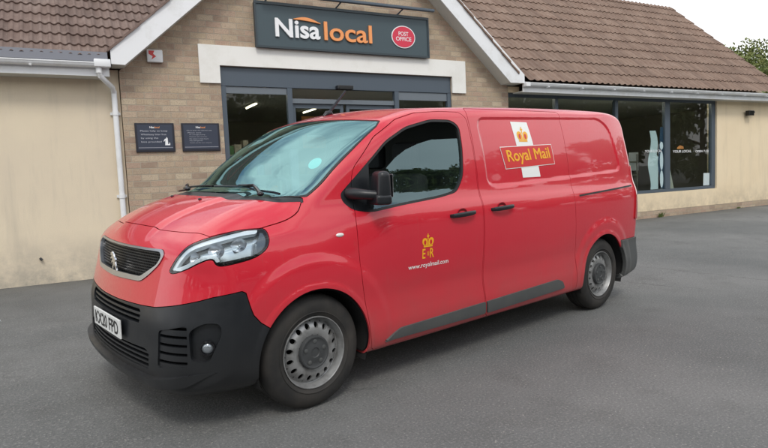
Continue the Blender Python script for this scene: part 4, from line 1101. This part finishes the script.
al = empty('alarm_box', (1.26, YB, 3.36)); tag(al, 'small white burglar alarm box with a red mark on the brick gable', 'alarm box')
mb = MB(); mb.box(1.155, 1.385, YB-.075, YB, 3.265, 3.455, .014); loc(mb, 'case', M['white_pvc'], al, True)
mb = MB(); mb.prism([(1.180,3.435),(1.265,3.435),(1.245,3.39),(1.285,3.35),(1.215,3.30),(1.235,3.35),(1.180,3.385)], 'y', YB-.0770, YB-.0755); loc(mb, 'red_mark', M['sign_red'], al)
def notice(x0, x1, label, lines, smoker):
    z0, z1 = 1.893, 2.340
    r = empty('notice_board', ((x0+x1)/2, YB, z0)); tag(r, label, 'notice', 'notices on the brick wall')
    mb = MB(); mb.box(x0, x1, YB-.030, YB, z0, z1, .006); loc(mb, 'frame', mat('notice_frame', (.016,.018,.028), .4), r)
    mb = MB(); mb.box(x0+.03, x1-.03, YB-.033, YB-.0305, z0+.035, z1-.025); loc(mb, 'panel', M['notice'], r)
    mb = MB(); mb.box(x0+.035, x1-.035, YB-.0345, YB-.0335, z0+.062, z0+.070); loc(mb, 'rule', mat('rule_grey', (.30,.31,.36), .5), r)
    yy = YB-.0350
    c = (x0+x1)/2; lt('Nisa', c-.075, c-.005, z1-.082, z1-.052, yy, 'lettering', M['letter_white'], r, .03); lt('local', c+.0, c+.07, z1-.082, z1-.052, yy, 'lettering', M['orange'], r, .01)
    for (s_, a, b, z, h) in lines: lt(s_, x0+a, x0+b, z0+z, z0+z+h, yy, 'lettering', mat('notice_text', (.50,.52,.58), .5), r, .0)
    if smoker:
        P = [(x0+.425,z0+.10),(x0+.500,z0+.10),(x0+.500,z0+.14),(x0+.487,z0+.14),(x0+.487,z0+.118),(x0+.470,z0+.118),(x0+.468,z0+.205),(x0+.455,z0+.23),(x0+.445,z0+.205),(x0+.425,z0+.20),(x0+.405,z0+.165),(x0+.412,z0+.158),(x0+.432,z0+.180)]
        mb = MB(); mb.prism(P, 'y', yy, yy+.0008); loc(mb, 'pictogram', M['letter_white'], r)
notice(.905, 1.480, 'navy notice with four lines of large text and a pictogram, nearer the downpipe', [('Please help to keep', .075, .470, .305, .032), ('Whittlesey litter free', .080, .450, .250, .032), ('by using the', .080, .330, .195, .032), ('bins provided', .080, .375, .138, .030)], True)
notice(1.590, 2.185, 'navy notice with small bulleted lines, beside the shop entrance frame', [('This car park is for customers only', .075, .470, .320, .018), ('Please note', .095, .30, .287, .014), ('No overnight parking', .115, .36, .253, .014), ('Maximum stay one hour', .115, .39, .222, .014), ('No return in two hours', .115, .41, .190, .014), ('No ball games', .115, .32, .158, .014), ('Thank you for your custom', .115, .46, .125, .014)], False)
mb = MB(); mb.box(4.31, 4.62, YB-.085, YB+.03, 2.945, 3.020, .012); mb.box(4.34, 4.59, YB-.095, YB-.085, 2.95, 2.975)
tag(mb.build('door_sensor', M['gloss_black']), 'small black sensor box over the sliding entrance door', 'sensor')
fl = empty('floodlight', (17.0, YW, 2.68)); tag(fl, 'small dark floodlight mounted on the cream wall under the gutter', 'light')
mb = MB(); mb.box(16.72, 16.94, YW-.17, YW-.05, 2.60, 2.74, .01); mb.tube([(16.84, YW-.05, 2.68), (16.84, YW, 2.68)], .03, 8); loc(mb, 'lamp_head', M['gloss_black'], fl)
mb = MB(); mb.ball((17.03, YW-.08, 2.70), (.045,.05,.04)); mb.tube([(16.90, YW-.05, 2.70), (17.03, YW-.06, 2.70)], .016, 8); loc(mb, 'motion_sensor', M['gloss_black'], fl)
mb = MB(); mb.tube([(-.49, YW-.045, .375), (-.49, YW, .375)], .018, 10); mb.tube([(-.50, YW-.045, .395), (-.47, YW-.045, .36)], .016, 8); tag(mb.build('wall_outlet', M['cap']), 'tiny dark outlet low on the left rendered wall', 'outlet')
# ---------------------------------------------------------------- inside the shop
mb = MB(); mb.box(.9, 18.0, 10.1, 16.5, .0, .02); bb(mb, 'shop_floor', M['floor'])
mb = MB(); mb.box(.9, 18.0, 16.45, 16.5, .02, 3.05); mb.box(.9, .95, 10.15, 16.4, .02, 3.05); mb.box(17.9, 17.95, 10.15, 16.4, .02, 3.05); bb(mb, 'inner_wall', M['inwall'])
mb = MB(); mb.box(.9, 18.0, 10.15, 16.5, 3.06, 3.09); bb(mb, 'ceiling', M['soffit'])
for (x, y, lb, hx, hy) in ((3.62, 12.9, 'small lit tube light seen through the left entrance window', .04, .42), (5.25, 13.6, 'small lit tube light seen through the sliding entrance doors', .04, .42), (9.6, 10.34, 'unseen tube light added to brighten the shop behind the long window near the gable', .75, .04), (12.6, 10.34, 'unseen tube light added to brighten the shop behind the middle of the long window', .75, .04), (2.85, 10.5, 'unseen tube light added to brighten the shop behind the left entrance window', .5, .04), (14.6, 10.34, 'unseen tube light added to brighten the shop behind the far end of the long window', .6, .04)):  # tubes running along x are unseen, added to light the shop interior
    r = empty('ceiling_tube_light', (x, y, 3.0)); tag(r, lb, 'light', 'tube lights on the shop ceiling')
    mb = MB(); mb.box(x-hx-.02, x+hx+.02, y-hy-.02, y+hy+.02, 3.045, 3.058); loc(mb, 'batten', M['white_pvc'], r)
    mb = MB(); mb.tube([(x-(hx if hx > hy else 0), y-(hy if hy > hx else 0), 3.03), (x+(hx if hx > hy else 0), y+(hy if hy > hx else 0), 3.03)], .014, 10); loc(mb, 'tube', M['strip_fill'] if hx > hy else M['strip'], r)
pk = [mat('packet_%d' % i, c, .5) for i, c in enumerate(((.45,.33,.05),(.35,.06,.05),(.10,.22,.08),(.07,.12,.28),(.42,.38,.30),(.40,.18,.04)))]
n_un = 0
places = ['behind the left entrance pane', 'behind the sliding doors', 'behind the right entrance pane', 'behind the first long window pane', 'behind the middle long window pane', 'behind the last long window pane']
for (x, y, hh) in ((2.75, 11.3, 1.9), (4.5, 12.6, 1.8), (6.1, 12.2, 1.8), (9.2, 11.9, 1.7), (12.0, 11.6, 2.1), (14.4, 12.4, 1.7)):
    r = empty('shelf_unit', (x, y, .02)); tag(r, 'pale metal shop shelving unit standing '+places[n_un], 'shelf', 'shelving units inside the shop')
    mb = MB(); mb.box(x-.85, x+.85, y+.20, y+.24, .02, hh); mb.box(x-.87, x-.83, y-.22, y+.24, .02, hh); mb.box(x+.83, x+.87, y-.22, y+.24, .02, hh); loc(mb, 'back_panel', M['shelf'], r)
    for k, z in enumerate(np.arange(.25, hh, .40)):
        mb = MB(); mb.box(x-.83, x+.83, y-.22, y+.20, z, z+.03); mb.box(x-.83, x+.83, y-.235, y-.221, z-.005, z+.035); loc(mb, 'shelf_board', M['shelf'], r)
        if k >= 1:
            px_ = x-.78
            while px_ < x+.66:
                w = rng.uniform(.10, .22); h = rng.uniform(.14, .30); mb = MB(); mb.box(px_, px_+w-.01, y-.18, y+.05, z+.031, z+.031+h, .004)
                mi = rng.randrange(6); o = mb.build('packet', pk[mi])
                tag(o, ['yellow','red','green','blue','cream','orange'][mi]+' packet on the shop shelving '+places[n_un], 'packet', 'packets on the shop shelves'); px_ += w+rng.uniform(.0, .06)
    n_un += 1
mb = MB(); mb.lathe([(.0,1.45),(.05,1.44),(.09,1.30),(.13,1.1),(.20,.75),(.30,.2),(.33,.02)], (0,0,0), n=24)
V = [(14.05+v[0]*.95, 10.35+v[2]*.95, .02+v[1]*1.08) for v in mb.V]; o = from_arrays('window_display_cone', V, mb.F, M['dress'], None, True); tag(o, 'grey cone shaped cloth display standing behind the last long window pane', 'display')
mb = MB(); mb.box(12.22, 12.55, 10.60, 10.62, 1.95, 2.32); rr = mb.build('picture_panel', mat('cream_panel', (.42,.36,.16), .6)); tag(rr, 'small cream framed panel with an orange centre behind the middle pane', 'picture')
mb = MB(); mb.box(12.29, 12.47, 10.595, 10.599, 2.02, 2.26); mb.build('picture', M['orange'], rr)
# ---------------------------------------------------------------- trees
def make_tree(name, x, y, h, cr, label, seed, m=None, n=5200, group=None, trunk_h=.3, leaf=.16):
    rg = np.random.RandomState(seed); r = empty(name, (x, y, 0)); tag(r, label, 'tree', group)
    mb = MB(); mb.tube([(0,0,-.1),(.03*h*.2,0,h*.25),(.02,.05,h*.5),(0,0,h*.8)], [.045*h*.6,.035*h*.6,.022*h*.6,.008*h], 10)
    for k in range(9):
        a = k*2.4+seed; z0 = h*(.25+.05*k); L = cr*rg.uniform(.6, .95)
        mb.tube([(0,0,z0),(L*.5*math.cos(a), L*.5*math.sin(a), z0+.12*h),(L*math.cos(a), L*math.sin(a), z0+.18*h)], [.012*h,.008*h,.003*h], 6)
    mb.build('trunk', M['bark'], r, True)
    nc = 46; cs = []
    for k in range(nc):
        t = rg.rand(); z = h*(trunk_h+(1-trunk_h)*t); rad = cr*math.sin(math.pi*min(.98, .15+.80*t))**.7*rg.uniform(.35, 1.0); a = rg.rand()*6.283
        cs.append((rad*math.cos(a), rad*math.sin(a), min(z, h*.97), cr*rg.uniform(.16, .34), rg.rand()))
    cs = np.array(cs); w = cs[:, 3]**2; idx = rg.choice(nc, n, p=w/w.sum())
    d = rg.normal(size=(n, 3)); d /= np.linalg.norm(d, axis=1)[:, None]; rr_ = rg.rand(n)**.4
    P = cs[idx, :3]+d*(cs[idx, 3]*rr_)[:, None]*np.array([1,1,.75])
    A = rg.normal(size=(n, 3)); A /= np.linalg.norm(A, axis=1)[:, None]; B = np.cross(A, rg.normal(size=(n, 3))); B /= np.linalg.norm(B, axis=1)[:, None]
    s = leaf*rg.uniform(.5, 1.1, n)[:, None]
    V = np.stack([P-A*s, P+B*s*.45, P+A*s, P-B*s*.45], 1).reshape(-1, 3); F_ = [(4*i, 4*i+1, 4*i+2, 4*i+3) for i in range(n)]
    tone = np.repeat(np.clip(cs[idx, 4]*.6+rg.rand(n)*.4, 0, 1), 4)
    from_arrays('crown', V, F_, m or M['leaf'], r, False, None, ('leaf_tone', tone)); return r
make_tree('tree', 32.5, 19.5, 7.3, 3.6, 'bushy green tree rising beyond the right end of the tiled roof', 5, n=16000, leaf=.12)
make_tree('tree', 37.5, 21.5, 7.0, 4.0, 'darker green tree at the right edge behind the roof verge', 9, n=16000, leaf=.12)
# the far side of the street, seen in the panes and paintwork
PR = [make_tree('street_tree', -2.5, -21, 6.6, 4.0, 'green tree across the street mirrored in the shop panes', 20+k, n=9000, group='trees across the street', leaf=.24, trunk_h=.06) for k in range(2)]
PR[1].location = (11, -19, 0)
for k, (x, y, s_) in enumerate(((-24,-4,.9),(-20,-10,1.),(-15,-15,1.1),(-9,-19,1.),(-5.5,-24,1.2),(14.5,-22,1.1),(17,-17,1.),(22,-17,1.15),(27,-13,1.),(31,-9,1.1),(36,-4,1.2),(40,2,1.2))):
    src = PR[k % 2]; r = src.copy(); link(r); r.location = (x, y, 0); r.rotation_euler = (0, 0, k*1.3); r.scale = (s_, s_, s_*1.05)
    for ch in src.children: c = ch.copy(); link(c); c.parent = r
H = empty('brick_house', (5, -24, 0)); tag(H, 'plain brick house with a brown roof across the street, mirrored in the glass', 'house')
mb = MB(); mb.box(-4.5, 4.5, -3.5, 3.5, 0, 4.6); mb.build('wall', M['brick'], H)
mb = MB(); mb.prism([(-3.9,4.55),(3.9,4.55),(0,7.4)], 'x', -4.8, 4.8); mb.build('roof', M['tiles_right'], H)
for x in (-2.9, 0, 2.9):
    for z in (.9, 3.0):
        mb = MB(); mb.box(x-.6, x+.6, 3.49, 3.54, z, z+1.2); w_ = mb.build('window', M['white_pvc'], H); mb = MB(); mb.box(x-.52, x+.52, 3.541, 3.55, z+.08, z+1.12); mb.build('pane', M['gloss_black'], w_)

# ---------------------------------------------------------------- small things on the ground
def flat_bit(name, x, y, r_, m, label, cat, seed):
    rg = np.random.RandomState(seed); mb = MB(); P = [(x+r_*rg.uniform(.5, 1)*math.cos(a), y+r_*rg.uniform(.4, .8)*math.sin(a)) for a in np.linspace(0, 6.28, 9)[:-1]]
    z = float(ground_h(x, y)); mb.prism(P, 'z', z+.002, z+.007); tag(mb.build(name, m), label, cat)
flat_bit('paper_scrap', -.81, 7.36, .030, M['paper'], 'small white paper scrap on the tarmac near the left rendered wall', 'litter', 2)
def weed(x, y, h, label, seed):
    rg = np.random.RandomState(seed); V = []; F_ = []
    for k in range(60):
        a = rg.rand()*6.28; L = h*rg.uniform(.4, 1); b = (x+rg.normal()*.04, y-abs(rg.normal())*.012, 0); t = (b[0]+math.cos(a)*L*.5, b[1]-abs(math.sin(a))*L*.4, L); n = len(V)
        V += [(b[0]-.004, b[1], b[2]), (b[0]+.004, b[1], b[2]), ((b[0]+t[0])/2+.009, (b[1]+t[1])/2, L*.6), t, ((b[0]+t[0])/2-.009, (b[1]+t[1])/2, L*.6)]; F_.append((n, n+1, n+2, n+3, n+4))
    tag(from_arrays('weed', V, F_, M['leaf'], None, False, None, ('leaf_tone', np.full(len(V), .3))), label, 'weed', 'weeds at the foot of the wall')
weed(13.10, 9.80, .16, 'small green weed at the foot of the brick plinth under the long window', 1)
weed(16.4, 9.80, .10, 'tiny green weed at the foot of the brick plinth below the floodlight', 2)

r = empty('wall_poster', (4.95, 12.30, 1.9)); tag(r, 'orange and cream poster hanging inside behind the sliding entrance doors', 'poster')
mb = MB(); mb.box(4.55, 5.35, 12.28, 12.30, 2.05, 2.75); loc(mb, 'sheet', M['orange'], r); mb = MB(); mb.box(4.65, 5.25, 12.272, 12.278, 2.30, 2.5); loc(mb, 'panel', M['paper'], r)
for k, (x, lb) in enumerate(((12.0, 'white promotional card hanging inside behind the middle long window pane'), (14.9, 'white promotional card hanging inside behind the last long window pane'))):
    mb = MB(); mb.box(x, x+.42, 11.2+k, 11.205+k, 1.2, 1.75); tag(mb.build('promotional_card', M['paper']), lb, 'card', 'cards hanging inside the shop')
# ---------------------------------------------------------------- sky, sun, camera
sc = bpy.context.scene
w = bpy.data.worlds.new('World'); sc.world = w; w.use_nodes = True; t = w.node_tree; t.nodes.clear()
o = t.nodes.new('ShaderNodeOutputWorld'); bg = t.nodes.new('ShaderNodeBackground'); t.links.new(bg.outputs[0], o.inputs[0])
SUN_EL, SUN_AZ = 50., 200.            # azimuth clockwise from +Y
sky = t.nodes.new('ShaderNodeTexSky'); sky.sky_type = 'NISHITA'; sky.sun_disc = False; sky.sun_elevation = R(SUN_EL); sky.sun_rotation = R(SUN_AZ)
sky.air_density = 1.; sky.dust_density = 1.2
tc = t.nodes.new('ShaderNodeTexCoord'); sp = t.nodes.new('ShaderNodeSeparateXYZ'); t.links.new(tc.outputs['Generated'], sp.inputs[0])
mp = t.nodes.new('ShaderNodeMapping'); mp.inputs['Scale'].default_value = (1.5, 1.5, 3.2); t.links.new(tc.outputs['Generated'], mp.inputs[0])
nz = t.nodes.new('ShaderNodeTexNoise'); nz.inputs['Scale'].default_value = 1.35; nz.inputs['Detail'].default_value = 8; nz.inputs['Roughness'].default_value = .52; t.links.new(mp.outputs[0], nz.inputs[0])
# cloud is thick ahead (over the shop), broken behind the viewer
def mth(op, a, b=None):
    n = t.nodes.new('ShaderNodeMath'); n.operation = op
    for i, v in enumerate((a, b)):
        if v is None: continue
        if hasattr(v, 'is_linked'): t.links.new(v, n.inputs[i])
        else: n.inputs[i].default_value = v
    return n.outputs[0]
def mr(src, a, b, c, d):
    n = t.nodes.new('ShaderNodeMapRange'); t.links.new(src, n.inputs[0])
    for i, v in enumerate((a, b, c, d)): n.inputs[i+1].default_value = v
    return n.outputs[0]
cov = mth('ADD', nz.outputs[0], mr(sp.outputs[2], .10, .45, .42, .09))
cl = mr(cov, .40, .66, .0, 1.)
em = t.nodes.new('ShaderNodeMix'); em.data_type = 'RGBA'; t.links.new(cl, em.inputs[0])
k = t.nodes.new('ShaderNodeVectorMath'); k.operation = 'SCALE'; t.links.new(sky.outputs[0], k.inputs[0]); k.inputs['Scale'].default_value = .15
t.links.new(k.outputs[0], em.inputs[6])
cb = t.nodes.new('ShaderNodeMix'); cb.data_type = 'RGBA'; t.links.new(mr(nz.outputs[0], .35, .75, 0, 1), cb.inputs[0]); cb.inputs[6].default_value = (1.15,1.18,1.22,1); cb.inputs[7].default_value = (1.75,1.74,1.70,1)
t.links.new(cb.outputs[2], em.inputs[7]); t.links.new(em.outputs[2], bg.inputs[0]); bg.inputs[1].default_value = 1.
sd = bpy.data.lights.new('sun', 'SUN'); sd.energy = 1.3; sd.angle = R(14); sd.color = (1, .95, .87); so = bpy.data.objects.new('sun', sd); link(so)
az = R(SUN_AZ); el = R(SUN_EL); dv = Vector((math.sin(az)*math.cos(el), math.cos(az)*math.cos(el), math.sin(el)))
so.rotation_euler = dv.to_track_quat('Z', 'Y').to_euler(); so.location = dv*30
cd = bpy.data.cameras.new('camera'); cam = bpy.data.objects.new('camera', cd); link(cam); sc.camera = cam
yaw, pit, rol = R(-27.8155), R(4.6660), R(-2.4978)
fw = Vector((-math.sin(yaw)*math.cos(pit), math.cos(yaw)*math.cos(pit), -math.sin(pit))); rt = Vector((math.cos(yaw), math.sin(yaw), 0)); up_v = rt.cross(fw)
r_ = rt*math.cos(rol)+up_v*math.sin(rol); u_ = -rt*math.sin(rol)+up_v*math.cos(rol)
cam.matrix_world = Matrix(((r_.x, u_.x, -fw.x, 0), (r_.y, u_.y, -fw.y, 0), (r_.z, u_.z, -fw.z, 1.36), (0,0,0,1)))
cd.sensor_width = 36; cd.lens = 584.06/768*36; cd.clip_end = 2000; cd.clip_start = .05
sc.view_settings.view_transform = 'Standard'; sc.view_settings.look = 'None'; sc.view_settings.exposure = .12; sc.view_settings.gamma = 1
sc.render.film_transparent = False
